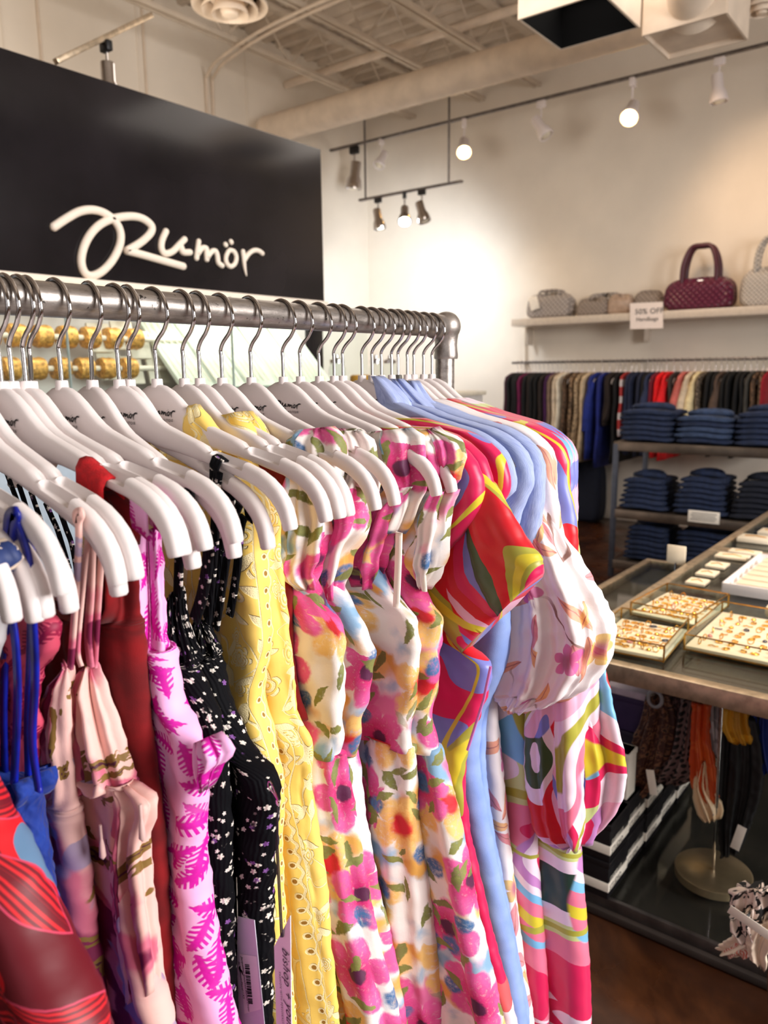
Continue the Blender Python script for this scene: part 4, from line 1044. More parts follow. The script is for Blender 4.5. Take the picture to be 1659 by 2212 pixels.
WG = 'watercolour floral dresses with puffed straps'
WX = [HX[11], HX[12], HX[13], HX[14]]
WL = ['first watercolour floral dress, right beside the yellow dresses', 'second watercolour floral dress, pink sleeve edged with blue', 'third watercolour floral dress, large magenta bloom over its hanger', 'fourth watercolour floral dress, left of the red abstract one']
DRAPE = [[(645, 928, 722, 922, .6), (626, 950, 742, 945), (621, 985, 750, 985), (640, 1012, 745, 1020), (690, 1040, 742, 1058, .6)],
         [(722, 926, 790, 930, .6), (736, 950, 812, 955), (745, 985, 822, 1000), (762, 1015, 830, 1030), (800, 1045, 824, 1062, .6)],
         [(805, 932, 895, 924, .6), (798, 950, 918, 940), (820, 1000, 920, 1005), (840, 1050, 922, 1050), (848, 1100, 905, 1105), (836, 1140, 880, 1152, .6)],
         [(915, 930, 945, 924, .6), (922, 945, 998, 955), (930, 985, 1004, 1000), (948, 1020, 985, 1045, .6)]]
PUFF = [[(620, 1020, 705, 1010, .6), (618, 1070, 712, 1065), (622, 1130, 718, 1130), (618, 1190, 710, 1195), (630, 1240, 695, 1245), (655, 1270, 690, 1275, .5)],
        [(740, 1020, 800, 1015, .6), (700, 1090, 792, 1080), (688, 1140, 798, 1130), (690, 1200, 765, 1200), (690, 1250, 745, 1260), (700, 1290, 735, 1295, .5)],
        [(860, 1050, 900, 1050, .6), (800, 1110, 878, 1100), (785, 1160, 850, 1165), (770, 1215, 838, 1225), (780, 1265, 815, 1270, .5)],
        [(925, 1060, 985, 1060, .6), (900, 1110, 975, 1115), (895, 1160, 965, 1165), (885, 1215, 955, 1225), (905, 1270, 930, 1275, .5)]]
BOD = [[(N_, 0, 640, 1000), (N_, 0, 690, 1080), (N_, 0, 690, 1240), (N_, 0, 720, 1310), (N_, 0, 753, 1370), (N_, 0, 756, 1440), (N_, 0, 755, 1520), (N_, 0, 750, 1600), (N_, 0, 746, 1650), (N_, 0, 756, 1700), (N_, 0, 770, 1800), (N_, 0, 796, 1950), (N_, 0, 832, 2100), (N_, 0, 862, 2212)],
       [(N_, 0, 720, 1000), (N_, 0, 760, 1080), (N_, 0, 735, 1260), (N_, 0, 772, 1330), (N_, 0, 806, 1415), (N_, 0, 800, 1480), (N_, 0, 782, 1570), (N_, 0, 772, 1640), (N_, 0, 780, 1700), (N_, 0, 790, 1800), (N_, 0, 806, 1900), (N_, 0, 840, 2050), (N_, 0, 870, 2212)],
       [(N_, 0, 800, 1000), (N_, 0, 850, 1080), (N_, 0, 840, 1230), (N_, 0, 872, 1290), (N_, 0, 918, 1350), (N_, 0, 922, 1400), (N_, 0, 914, 1490), (N_, 0, 903, 1560), (N_, 0, 901, 1630), (N_, 0, 903, 1750), (N_, 0, 912, 1850), (N_, 0, 928, 1980), (N_, 0, 950, 2212)],
       [(N_, 0, 900, 1000), (N_, 0, 940, 1080), (N_, 0, 920, 1240), (N_, 0, 945, 1300), (N_, 0, 970, 1335), (N_, 0, 966, 1400), (N_, 0, 960, 1480), (N_, 0, 948, 1565), (N_, 0, 956, 1630), (N_, 0, 985, 1740), (N_, 0, 1010, 1850), (N_, 0, 1035, 1980), (N_, 0, 1080, 2212)]]
for i in range(4):
    X = WX[i]
    d = dress(WL[i], X, group=WG)
    k = 8 if i in (0, 2) else 9
    rows = BOD[i]
    up = [r_ for r_ in rows if r_[3] < 1660]; lo = [r_ for r_ in rows if r_[3] > 1620]
    cloth('bodice', M_wat[i], d, X, up, .013, 5, .0035, .0022, 30 + i, wrf=.55)
    cloth('skirt', M_wat[i], d, X + .002, [tuple(list(lo[0][:3]) + [lo[0][3] - 12, .7])] + [tuple(list(r_) + [1.25]) for r_ in lo[1:]], .015, 13, .005, .001, 40 + i, zend=.35, flare=.1, ampt=(.0025, .0065), ns=280)
    cloth('puffed_strap', M_wat[i], d, X + .001, DRAPE[i], .019, 4, .0035, .0022, 50 + i, wrf=.8)
    cloth('puffed_strap', M_wat[(i + 1) % 4], d, X - .004, PUFF[i], .019, 4, .005, .003, 60 + i, wrf=.7)
strap('hanging_ribbon', M_paper, d, HX[13] - .018, [(862, 1150), (860, 1220), (856, 1312)], .008)
strap('hanging_ribbon', M_paper, d, HX[14] - .018, [(908, 1135), (912, 1200), (918, 1278)], .005)

d = dress('red dress with bold abstract print and short cap sleeve, sticking out right of the florals', .75)
cloth('dress_body', M_absred, d, .752, [(N_, 0, 800, 905), (N_, 0, 900, 930), (N_, 0, 990, 990), (N_, 0, 1010, 1100), (N_, 0, 1010, 1280), (N_, 0, 1015, 1395), (N_, 0, 1062, 1440), (N_, 0, 1056, 1500), (N_, 0, 1035, 1560), (N_, 0, 1012, 1625), (N_, 0, 1008, 1680), (N_, 0, 1022, 1800), (N_, 0, 1050, 1920), (N_, 0, 1078, 2050), (N_, 0, 1118, 2212)], .014, 5, .003, .001, 70, zend=.35, flare=.1)
cloth('cap_sleeve', M_absred, d, .752, [(985, 1005, 1030, 1000, .6), (960, 1060, 1083, 1050), (940, 1120, 1115, 1105), (925, 1190, 1150, 1165), (935, 1290, 1180, 1205), (985, 1375, 1184, 1228), (1008, 1405, 1182, 1240, .8)], .020, 3, .003, .001, 71)
m = at(1050, 1500, 0, .733)
MB().tube([at(1060, 1440, 0, .736), at(1045, 1510, 0, .736), at(1010, 1620, 0, .736)], .0018, 8).build('zip', simple('lilac_zip', (206, 120, 190), .5), d)

yoke(M_absred, d, HX[15], R(-2), .0115, [(.235, -.16), (.2, -.2)], 181, 5)
yoke(M_absred, d, HX[16], R(-3), .0115, [(.235, -.16), (.2, -.2)], 182, 5)
yoke(M_absred, d, HX[17], R(3), .0115, [(.23, -.16), (.2, -.2)], 183, 4)
BG = 'pale blue linen dresses'
for i, (X, L_) in enumerate(((HX[18] + .006, 'front pale blue linen dress, collar up and shoulder seam in full view'), (HX[19] + .010, 'middle pale blue linen dress, sleeve edge behind the front one'), (HX[20] + .012, 'rear pale blue linen dress, against the white floral sleeve'))):
    d = dress(L_, X, group=BG)
    if i == 0:
        cloth('collar', M_lblue, d, X, [(806, 812, 830, 812, .5), (814, 830, 862, 836), (818, 862, 888, 868), (832, 895, 900, 915), (846, 918, 905, 930, .6)], .014, 2, .002, .0004, 80, wrf=.6)
        yoke(M_lblue, d, HX[18], R(-3), .0125, [(.232, -.15), (.215, -.20)], 81, 2)
    elif i == 1:
        cloth('collar', M_lblue, d, X, [(848, 818, 870, 818, .5), (868, 840, 900, 848), (890, 880, 950, 895), (900, 905, 960, 915, .6)], .012, 2, .002, .0004, 82, wrf=.6)
        yoke(M_lblue, d, HX[19] + .004, R(1), .0125, [(.236, -.16), (.22, -.22)], 83, 1)
    else:
        cloth('collar', M_lblue, d, X, [(885, 822, 905, 822, .5), (895, 850, 930, 860), (920, 885, 985, 910), (930, 905, 990, 925, .6)], .010, 2, .002, .0004, 84, wrf=.6)
        yoke(M_lblue, d, HX[20] + .006, R(2), .0125, [(.245, -.17), (.235, -.24)], 85, 1)
        yoke(M_lblue, d, HX[21], R(-2), .0115, [(.24, -.17), (.23, -.24)], 86, 2)
    if i == 0:
        cloth('skirt', M_lbluesk, d, X + .002, [(N_, 0, 1040, 1000), (N_, 0, 1070, 1150), (N_, 0, 1100, 1350), (N_, 0, 1085, 1450), (N_, 0, 1040, 1560), (N_, 0, 1032, 1650), (N_, 0, 1052, 1780), (N_, 0, 1075, 1900), (N_, 0, 1110, 2050), (N_, 0, 1138, 2212)], .012, 8, .004, .0006, 86, zend=.35, flare=.08)
    else:
        cloth('skirt', M_lbluesk, d, X, [(N_, 0, 1080, 1060), (N_, 0, 1100, 1300), (N_, 0, 1095, 1420), (N_, 0, 1050, 1540), (N_, 0, 1045, 1650), (N_, 0, 1060, 1780), (N_, 0, 1082, 1900), (N_, 0, 1112, 2050), (N_, 0, 1140, 2212)], .008, 6, .003, .0006, 87 + i, zend=.45)
dk = make_hanger(simple('dark_hanger_wood', (62, 58, 50), .5), False)
dk.location = (HX[21] + .010, Y0 - .004, 1.394); tag(dk, 'dark grey hanger whose arm lies between the pale blue and the white floral dress', 'hanger')
p = at(1098, 1000, 0, HX[18] - .008)
r = empty('dark_clip', tuple(p), label='dark grey clip at the end of the front pale blue dress shoulder', cat='clip')
MB().tube([at(1086, 985, 0, HX[18] - .006), at(1098, 995, 0, HX[18] - .006), at(1106, 1012, 0, HX[18] - .006)], .0055, 10).build('clip_body', simple('dark_wood', (64, 60, 52), .6), r)

d = dress('white dress with coral leaves and a huge balloon sleeve', .90)
XF = HX[22]
yoke(M_wfl, d, HX[22] + .004, R(1), .0125, [(.255, -.17), (.27, -.24)], 90, 2)
yoke(M_wfl, d, HX[23], R(-2), .0115, [(.25, -.17), (.26, -.24)], 190, 2)
cloth('balloon_sleeve', M_wfl, d, XF, [(1070, 985, 1128, 985, .5), (1090, 1040, 1172, 1050), (1100, 1110, 1205, 1130), (1105, 1200, 1248, 1215), (1105, 1290, 1295, 1300), (1095, 1380, 1320, 1372), (1085, 1440, 1306, 1440), (1082, 1480, 1265, 1495), (1085, 1500, 1215, 1520, .6)], .040, 7, .004, .0025, 91, ampt=(.001, .006), wrf=.8)
cloth('cuff', M_wfl, d, XF - .01, [(1082, 1490, 1200, 1505, .8), (1085, 1515, 1165, 1528), (1098, 1532, 1140, 1540, .7)], .022, 9, .003, .002, 92)
cloth('skirt', M_wfl, d, XF, [(N_, 0, 1100, 1100), (N_, 0, 1085, 1450), (N_, 0, 1088, 1560), (N_, 0, 1102, 1700), (N_, 0, 1112, 1800), (N_, 0, 1130, 1950), (N_, 0, 1148, 2100), (N_, 0, 1165, 2212)], .014, 9, .004, .0008, 93, zend=.35, flare=.05)
d = dress('pink and green abstract print dress with wide sleeve, just behind the white balloon sleeve', .93)
X1 = HX[24]
yoke(M_absred, d, HX[24], R(2), .0125, [(.26, -.20), (.265, -.30)], 94, 2)
cloth('wide_sleeve', M_abspk1, d, X1, [(1140, 1240, 1225, 1230, .6), (1140, 1400, 1262, 1390), (1148, 1500, 1286, 1460), (1150, 1600, 1288, 1580), (1158, 1700, 1288, 1700), (1180, 1790, 1286, 1790), (1215, 1822, 1270, 1832, .8)], .030, 4, .005, .001, 95, ampt=(.001, .006))
cloth('skirt', M_absskirt, d, X1, [(N_, 0, 1150, 1100), (N_, 0, 1150, 1500), (N_, 0, 1168, 1700), (N_, 0, 1176, 1850), (N_, 0, 1186, 2000), (N_, 0, 1200, 2212)], .014, 7, .004, .0006, 96, zend=.35)
d = dress('multicoloured abstract print dress with wide sleeve, furthest right on the pipe rack', .98)
X2 = HX[25] + .006
yoke(M_abspk2, d, HX[25], 0, .0125, [(.25, -.2)], 97, 2)
yoke(M_abspk2, d, HX[26], R(-2), .012, [(.25, -.2)], 197, 2)
cloth('wide_sleeve', M_abspk2, d, X2, [(1175, 985, 1234, 1000, .6), (1190, 1060, 1243, 1065), (1195, 1200, 1256, 1200), (1210, 1350, 1290, 1350), (1225, 1450, 1313, 1450), (1230, 1560, 1336, 1560), (1235, 1660, 1356, 1660), (1235, 1740, 1342, 1735), (1232, 1800, 1298, 1795), (1228, 1832, 1262, 1826, .7)], .032, 4, .005, .001, 98, ampt=(.001, .007))
cloth('skirt', M_absskirt, d, X2, [(N_, 0, 1190, 1100), (N_, 0, 1225, 1500), (N_, 0, 1235, 1700), (N_, 0, 1250, 1850), (N_, 0, 1262, 2000), (N_, 0, 1270, 2212)], .018, 6, .005, .0006, 99, zend=.35)

# swing tags
def swing_tag(X, quad, lab, rows_, name='swing_tag'):
    P = [at(a, b, 0, X) for a, b in quad]
    r = empty(name, tuple(P[0]), label=lab, cat='tag')
    V = [tuple(p) for p in P] + [(p[0] + .0008, p[1], p[2]) for p in P]
    k = len(P); F = [tuple(range(k)), tuple(range(2 * k - 1, k - 1, -1))] + [(i, i + k, (i + 1) % k + k, (i + 1) % k) for i in range(k)]
    link_mesh('card', V, F, simple('tag_card', (226, 222, 240), .5, var=.01) if rows_ else M_tagw, r, False)
    return r, P
M_tagw = simple('tag_white', (250, 248, 252), .5, var=.01)
XT = .416
r, P = swing_tag(XT, [(513, 1980), (549, 1988), (571, 2212), (575, 2250), (518, 2250), (512, 2100)], 'pale lilac price tag with bar code on the black floral dress', True)
def on_card(body, X, px, py, size, mat, par, nm, ang, **kw):
    t = text_mesh(body, size, mat, nm, par, **kw)
    p = at(px, py, 0, X)
    # text runs downwards, letters' tops towards the right of the photo
    M = Matrix(((0, 0, -1), (-math.sin(ang), -math.cos(ang), 0), (-math.cos(ang), math.sin(ang), 0))).to_4x4()
    M = Matrix.Translation(Vector(p) - Vector(root_loc(par))) @ M
    t.matrix_local = M
    return t
link_mesh('sticker', [tuple(at(a, b, 0, XT - .0004)) for a, b in ((517, 2060), (554, 2066), (565, 2180), (528, 2190))], [(0, 1, 2, 3)], M_tagw, r, False)
on_card('Jacqueline Smocked Bodice Dress', XT - .0009, 520, 2066, .0041, M_ink, r, 'tag_text', .12)
on_card('SL Germain Floral / XS', XT - .0009, 514, 2076, .0041, M_ink, r, 'tag_text', .12)
m = MB(); rn = random.Random(4); q = 2084
while q < 2168:
    w = rn.choice((1.2, 1.2, 2.0, 3.0)); a = at(529 + (q - 2084) * .09, q, 0, XT - .0009); b = at(538 + (q - 2084) * .09, q + 1, 0, XT - .0009)
    m.bar(a, b, .0006, w * .0004); q += w + rn.choice((1.5, 2.2, 3.2))
m.build('bar_code', M_ink, r)
MB().tube([at(513, 1985, 0, XT), at(512, 1930, 0, XT), at(511, 1895, 0, XT)], .0004, 6).build('string', M_paper, r)
r, P = swing_tag(.424, [(627, 1978), (630, 2260), (598, 2260), (592, 2045)], 'white swing tag with handwritten style lettering hanging on the yellow dress', False)
M_grey = simple('grey_ink', (60, 60, 66), .5, var=.02)
on_card('bishop + young', .4232, 609, 2045, .0125, M_grey, r, 'tag_text', .03, shear=.4, space=1.15)
on_card('FASHION WITH PERSONALITY', .4232, 602, 2098, .0034, M_grey, r, 'tag_text', .03, space=1.3)
for dx in (-2, 1.5):
    MB().tube([at(600, 1738, 0, .412), at(599 + dx, 1830, 0, .414), at(604 + dx, 1930, 0, .418), at(609 + dx, 2024, 0, .423)], .0007, 6).build('twisted_cord', M_grey, r)
s_ = empty('safety_pin', tuple(at(592, 1710, 0, .412)), label='open silver safety pin at the edge of the black floral dress', cat='safety pin')
MB().tube(catmull([at(602, 1732, 0, .412), at(590, 1712, 0, .412), at(580, 1700, 0, .412), at(581, 1688, 0, .412), at(588, 1696, 0, .412), at(603, 1734, 0, .412)], 5), .0006, 6).build('pin_wire', M_chrome, s_)
MB().box(tuple(at(600, 1734, 0, .412)), (.002, .004, .005), .0008).build('pin_head', M_chrome, s_)
# ------------------------------------------------------------------ wall shelf with bags
M_shelf = simple('shelf_laminate', (214, 200, 184), .22, var=.03)
sh = empty('wall_shelf', (6.8, 2.2, 1.8), label='long pale wall shelf above the clothes rail on the right wall', cat='shelf')
MB().box((6.8, 2.08, 1.835), (.4, 3.1, .065), .004).build('shelf_board', M_shelf, sh)
for y in (3.60, 2.45, 1.2):
    MB().box((6.92, y, 1.72), (.12, .02, .17), .004).build('bracket', M_shelf, sh)
rl = empty('wall_clothes_rail', (6.7, 2.3, 1.46), label='thin dark metal clothes rail below the wall shelf', cat='clothes rail')
MB().cyl((6.7, .6, 1.467), (6.7, 3.66, 1.467), .011, 10).build('rail_tube', M_dsteel, rl)
for y in (3.655, 2.49, 1.3):
    MB().box((6.84, y, 1.467), (.3, .02, .02), .002).build('wall_bracket', M_dsteel, rl)
for i, y in enumerate((3.68,)):
    tag(MB().box((6.965, y, .95), (.03, .03, 1.9), .003).build('wall_standard', M_wall), 'pale upright strip on the wall at the left end of the shelf', 'wall standard')

def quilt(name, c, sc=40, metal=0, rough=.45):
    n = NT(name, rough, metal); o = n.obj()
    x, y, z = n.sep(n.vm('SCALE', o, sc=sc))
    a = n.m('ABSOLUTE', n.m('SINE', n.m('ADD', y, z))); b = n.m('ABSOLUTE', n.m('SINE', n.m('SUBTRACT', y, z)))
    h = n.m('MINIMUM', a, b)
    n.col(n.mix(n.ss(h, 0, .35), tuple(v * .62 for v in c), c)); n.bump(h, .8, .01); return n.mat
def softbag(name, y, x, z, ly, lx, lz, mat, lab, tilt=0, handle=None, tagp=False, group=None, cat='bag', sag=.12):
    r = empty(name, (x, y, z), label=lab, cat=cat, group=group)
    bm = bmesh.new(); bmesh.ops.create_grid(bm, x_segments=1, y_segments=1, size=.5); bm.free()
    V = []; F = []; nu, nv = 28, 14
    for j in range(nv + 1):
        t = j / nv; ph = (t - .5) * PI
        for i in range(nu):
            a = 2 * PI * i / nu; c_, s__ = math.cos(a), math.sin(a)
            e = .3; rad = max(math.cos(ph), 0) ** .35
            taper = 1 - .22 * t + .03 * math.sin(9 * a + y * 7)
            yy = math.copysign(abs(c_) ** e, c_) * ly / 2 * rad * taper
            xx = math.copysign(abs(s__) ** .6, s__) * lx / 2 * rad * (1 - .55 * t)
            zz = lz * (.5 + .5 * math.copysign(abs(math.sin(ph)) ** .7, math.sin(ph))) * (1 - sag * (1 - abs(c_)) * t) + .012 * math.sin(5 * a + 3 * y) * t
            V.append((x + xx, y + yy, z + zz))
    for j in range(nv):
        for i in range(nu):
            l = (i + 1) % nu; F.append((j * nu + i, j * nu + l, (j + 1) * nu + l, (j + 1) * nu + i))
    F.append(tuple(range(nu))[::-1]); F.append(tuple(nv * nu + k for k in range(nu)))
    link_mesh('bag_body', V, F, mat, r)
    MB().tube([(x - .004, y - ly * .36, z + lz * .93), (x - .004, y, z + lz * (.99 - sag)), (x - .004, y + ly * .36, z + lz * .93)], .006, 6).build('zip', M_chrome, r)
    if handle:
        hw, hh, th, hm = handle
        for sx in (-.055, .055):
            P = catmull([(x + sx, y - hw, z + lz * .6), (x + sx, y - hw * .97, z + lz + hh * .4), (x + sx * .7, y - hw * .6, z + lz + hh * .95), (x + sx * .7, y, z + lz + hh * 1.02), (x + sx * .7, y + hw * .6, z + lz + hh * .95), (x + sx, y + hw * .97, z + lz + hh * .4), (x + sx, y + hw, z + lz * .6)], 6)
            MB().tube(P, th, 10).build('handle', hm, r)
    if tagp: MB().box((x - lx * .46, y + ly * .22, z + lz * .62), (.004, .09, .12), .006, rot=Matrix.Rotation(R(-16), 4, 'X')).build('paper_tag', M_paper, r)
    return r
ZS = 1.868
M_bur = quilt('burgundy_quilt', (94, 16, 54), 60, 0, .35)
softbag('handbag', 1.98, 6.78, ZS, .62, .3, .255, M_bur, 'burgundy quilted handbag with two tall handles on the wall shelf', handle=(.135, .25, .019, simple('burgundy_leather', (70, 14, 36), .4)), sag=.05)
G_ = quilt('grey_quilt', (176, 166, 160), 70, 0, .5); G2 = quilt('taupe_quilt', (158, 144, 134), 80, 0, .5); G3 = quilt('light_grey_quilt', (206, 200, 194), 90, .1, .5)
softbag('handbag', 3.31, 6.78, ZS, .50, .3, .22, G_, 'grey quilted bag with white paper tag, leftmost on the wall shelf', tagp=True, sag=.1, handle=(.1, .03, .012, G_))
softbag('pouch', 2.89, 6.76, ZS, .32, .2, .15, G2, 'small taupe quilted pouch right of the leftmost grey bag', sag=.2)
softbag('pouch', 2.84, 6.9, ZS, .40, .14, .20, G_, 'flat grey pouch standing behind the small taupe pouch', sag=.2)
softbag('pouch', 2.645, 6.78, ZS, .25, .18, .17, simple('taupe_leather', (170, 146, 128), .3), 'shiny taupe pouch with ring, just left of the paper sign', sag=.15)
softbag('pouch', 2.42, 6.84, ZS, .28, .18, .19, G2, 'taupe pouch half behind the paper sign', sag=.15)
softbag('handbag', 1.44, 6.80, ZS, .5, .3, .30, G3, 'pale silver woven bag right of the burgundy one', handle=(.12, .22, .016, G3), sag=.1)
sg = empty('shelf_sign', (6.59, 2.34, 1.78), label='white paper sign reading 50% OFF on the shelf edge', cat='sign')
a_ = [at(1361, 655, 0, 6.585), at(1432, 652, 0, 6.585), at(1432, 709, 0, 6.585), at(1361, 711, 0, 6.585)]
link_mesh('paper', [tuple(p) for p in a_] + [(p[0] + .004, p[1], p[2]) for p in a_], [(0, 1, 2, 3), (7, 6, 5, 4), (0, 4, 5, 1), (1, 5, 6, 2), (2, 6, 7, 3), (3, 7, 4, 0)], simple('sign_paper', (246, 232, 224), .6, var=.01), sg, False)
for b_, px, py, sz in (('50% OFF', 1371, 679, .062), ('Handbags', 1374, 694, .046)):
    t = text_mesh(b_, sz, M_grey, 'sign_text', sg, space=1.05)
    p = at(px, py, 0, 6.58); t.location = Vector(p) - Vector(root_loc(sg)); t.rotation_euler = (PI / 2, 0, -PI / 2)

# ------------------------------------------------------------------ clothes on the wall rail
WC = [((62, 12, 36), 'plum', 1), ((10, 9, 12), 'black', 1), ((12, 11, 14), 'black', 1), ((8, 8, 10), 'black', 1), ((108, 14, 66), 'dark magenta', .9), ((9, 9, 11), 'black', 1), ((34, 22, 18), 'dark brown', 1), ((14, 12, 14), 'black', 1), ((10, 9, 12), 'black', 1), ((40, 28, 24), 'brown black', 1), ((66, 20, 72), 'purple', 1), ((128, 106, 88), 'taupe', 1.0),
      ((214, 196, 172), 'cream', 1), ((232, 218, 196), 'ivory', 1), ((112, 84, 62), 'leopard brown', 1), ((148, 118, 88), 'leopard tan', .9), ((196, 168, 132), 'beige tweed', .88), ((208, 184, 150), 'beige', .88), ((26, 44, 128), 'royal blue', .9), ((22, 36, 116), 'deep blue', .95), ((60, 44, 34), 'dark brown', .5), ((28, 22, 20), 'brown black', .5), ((10, 10, 12), 'black', .9),
      ((164, 44, 44), 'red plaid', .6), ((26, 34, 62), 'navy', .8), ((28, 36, 64), 'navy', .8), ((24, 30, 54), 'dark navy', .8), ((12, 12, 16), 'black', .7), ((38, 48, 80), 'slate navy', .8), ((110, 10, 34), 'maroon', .7), ((236, 16, 24), 'bright red', .84), ((240, 20, 30), 'scarlet', .84), ((52, 44, 42), 'charcoal', .7), ((204, 106, 98), 'salmon pink', .7), ((232, 204, 152), 'cream', .7), ((238, 214, 168), 'pale cream', .7),
      ((30, 24, 22), 'black speckled', .7), ((14, 12, 13), 'black', .7), ((12, 11, 12), 'black', .75), ((86, 68, 58), 'taupe brown', .7), ((13, 12, 13), 'black', .7), ((11, 10, 11), 'black', .7), ((10, 10, 12), 'black', .8), ((14, 13, 15), 'black', .7), ((64, 62, 58), 'charcoal grey', .7), ((58, 36, 26), 'leopard brown', .7), ((70, 46, 34), 'leopard brown', .75), ((150, 10, 34), 'crimson', .7)]
ZX = [145, 168, 190, 212, 232, 250, 275, 300, 325, 350, 378, 402, 430, 455, 490, 522, 560, 590, 640, 680, 722, 745, 775, 810, 838, 870, 905, 935, 962, 985, 1015, 1058, 1098, 1138, 1182, 1225, 1262, 1300, 1335, 1368, 1400, 1432, 1470, 1508, 1542, 1580, 1608, 1635]
def backcloth(X0, X1, y, ztop, zbot, bw, mat, parent, seed, sleeve):
    rng = random.Random(seed); V = []; F = []; NSg = 40; rows = []
    zs = [ztop - .012, ztop - .028, ztop - .05, ztop - .10, ztop - .25] + [ztop - .25 - (ztop - .25 - zbot) * k / 5 for k in range(1, 6)]
    hw = [.09, .16, .228, .262, .252] + [.245 + .008 * k for k in range(1, 6)]
    ph = rng.random() * 6
    for i, z in enumerate(zs):
        for k in range(NSg):
            a = 2 * PI * k / NSg; c, s = math.cos(a), math.sin(a)
            xx = math.copysign(abs(c) ** .8, c) * hw[i]
            ww = bw * (.72 + .28 * min(1, i / 4)) * math.copysign(abs(s) ** .4, s) * (1 + .25 * math.sin(6 * a + ph + i * .2)) + .006 * math.sin(3 * z * 5 + ph)
            V.append((X0 + xx, y + ww + (.012 * math.sin(ph) * i / 6), z))
    for i in range(len(zs) - 1):
        for k in range(NSg):
            l = (k + 1) % NSg; F.append((i * NSg + k, i * NSg + l, (i + 1) * NSg + l, (i + 1) * NSg + k))
    F.append(tuple(range(NSg))[::-1]); F.append(tuple((len(zs) - 1) * NSg + k for k in range(NSg)))
    return link_mesh('garment_body', V, F, mat, parent)
HB = None
def ORDW(n):
    one = ['', 'first', 'second', 'third', 'fourth', 'fifth', 'sixth', 'seventh', 'eighth', 'ninth', 'tenth', 'eleventh', 'twelfth', 'thirteenth', 'fourteenth', 'fifteenth', 'sixteenth', 'seventeenth', 'eighteenth', 'nineteenth']
    if n < 20: return one[n]
    t = {2: ('twenty', 'twentieth'), 3: ('thirty', 'thirtieth'), 4: ('forty', 'fortieth')}[n // 10]
    return t[1] if n % 10 == 0 else t[0] + '-' + one[n % 10]
PLACE = lambda i: ('between the left end of the rail and the cream clothes' if i < 12 else 'among the light clothes near the left of the rail' if i < 18 else 'above the left stack of jeans' if i < 32 else 'above the middle stack of jeans' if i < 38 else 'towards the right edge of the view')
Lmat = {}
prev = ''
for i, ((c, nm, ln), zx) in enumerate(zip(WC, ZX)):
    px = 1040 + zx / 2.68
    y = at(px, 860, 0, 6.5)[1]
    if i == 0: y -= .0
    if nm not in Lmat:
        if 'leopard' in nm or 'speck' in nm or 'tweed' in nm:
            n = NT('cloth_' + nm.replace(' ', '_'), .8); o = n.obj(); v = n.vm('SCALE', o, sc=28 if 'leo' in nm else 60)
            n.col(n.mix(n.ss(n.noise(v, 1.4, 2), .48, .56), c, tuple(q * .45 for q in c) if 'speck' not in nm else (150, 130, 110))); Lmat[nm] = n.mat
        elif 'plaid' in nm:
            n = NT('cloth_plaid', .8); x, yy, z = n.sep(n.vm('SCALE', n.obj(), sc=45))
            n.col(n.mix(n.ss(n.m('SINE', z), .2, .3), c, (200, 190, 190))); Lmat[nm] = n.mat
        else: Lmat[nm] = simple('cloth_' + nm.replace(' ', '_'), c, .85, var=.12, vs=18)
    nxt = WC[i + 1][1] if i + 1 < len(WC) else 'the frame edge'
    zt = 1.385; zb = zt - .86 * ln - .02 * (i % 3)
    g = empty('hanging_garment', (6.7, y, zt), label='%s garment, %s from the left end of the wall rail' % (nm, ORDW(i + 1)), cat='garment', group='clothes on the wall rail')
    backcloth(6.7, 0, y, zt - .0, zb, .019 if ln > .6 else .016, Lmat[nm], g, i, 0)
    if nm in ('royal blue', 'scarlet', 'salmon pink', 'cream', 'slate navy', 'taupe brown', 'pale cream') and i > 12:
        MB().tube(catmull([(6.5, y, zt - .1), (6.45, y + .02, zt - .28), (6.46, y + .035, zt - .52)], 4), [.03] * 4 + [.034] * 4 + [.036], 10).build('sleeve', Lmat[nm], g)
    if HB is None:
        HB = make_hanger(M_white, False); hg = HB
    else: hg = copy_tree(HB)
    hg.scale = (1, .86, 1); hg.location = (6.7, y - .004, 1.394); hg.rotation_euler = (0, 0, R(-90))
    tag(hg, 'white hanger holding the %s garment %s from the left end of the wall rail' % (nm, ORDW(i + 1)), 'hanger', 'white hangers on the wall rail')
    prev = nm
t_ = softbag('tote_bag', 2.87, 6.75, .0, .34, .3, .62, simple('navy_cloth', (22, 30, 52), .8), 'dark navy bag standing on the floor under the blue garments', sag=.02)
t_.location = (6.75, 2.87, 0)
tag(MB().box((6.82, 3.0, .62), (.3, .5, .06), .01).build('low_bench', simple('dark_board', (70, 48, 36), .6)), 'dark low board above the navy bag near the wall', 'board')

# ------------------------------------------------------------------ steel rack of folded jeans
M_rk = simple('rack_steel', (126, 112, 100), .32, .85, var=.12, vs=10)
M_post = simple('rack_post', (96, 100, 112), .4, .7, var=.06)
jr = empty('jeans_rack', (5.0, 1.3, 0), label='brushed steel rack with three shelves of folded jeans', cat='rack')
RX0, RX1, RY0, RY1 = 4.98, 5.58, .25, 1.95
SH = (.925, .47, .12)
for z in SH:
    m = MB().box((RX0 + .01, (RY0 + RY1) / 2, z - .03), (.025, RY1 - RY0, .06), .003)
    m.box((RX1 - .01, (RY0 + RY1) / 2, z - .03), (.025, RY1 - RY0, .06), .003)
    m.box(((RX0 + RX1) / 2, RY1 - .012, z - .03), (RX1 - RX0, .025, .06), .003)
    m.box(((RX0 + RX1) / 2, RY0 + .012, z - .03), (RX1 - RX0, .025, .06), .003)
    m.box(((RX0 + RX1) / 2, (RY0 + RY1) / 2, z - .012), (RX1 - RX0 - .03, RY1 - RY0 - .03, .014))
    m.build('shelf', M_rk, jr)
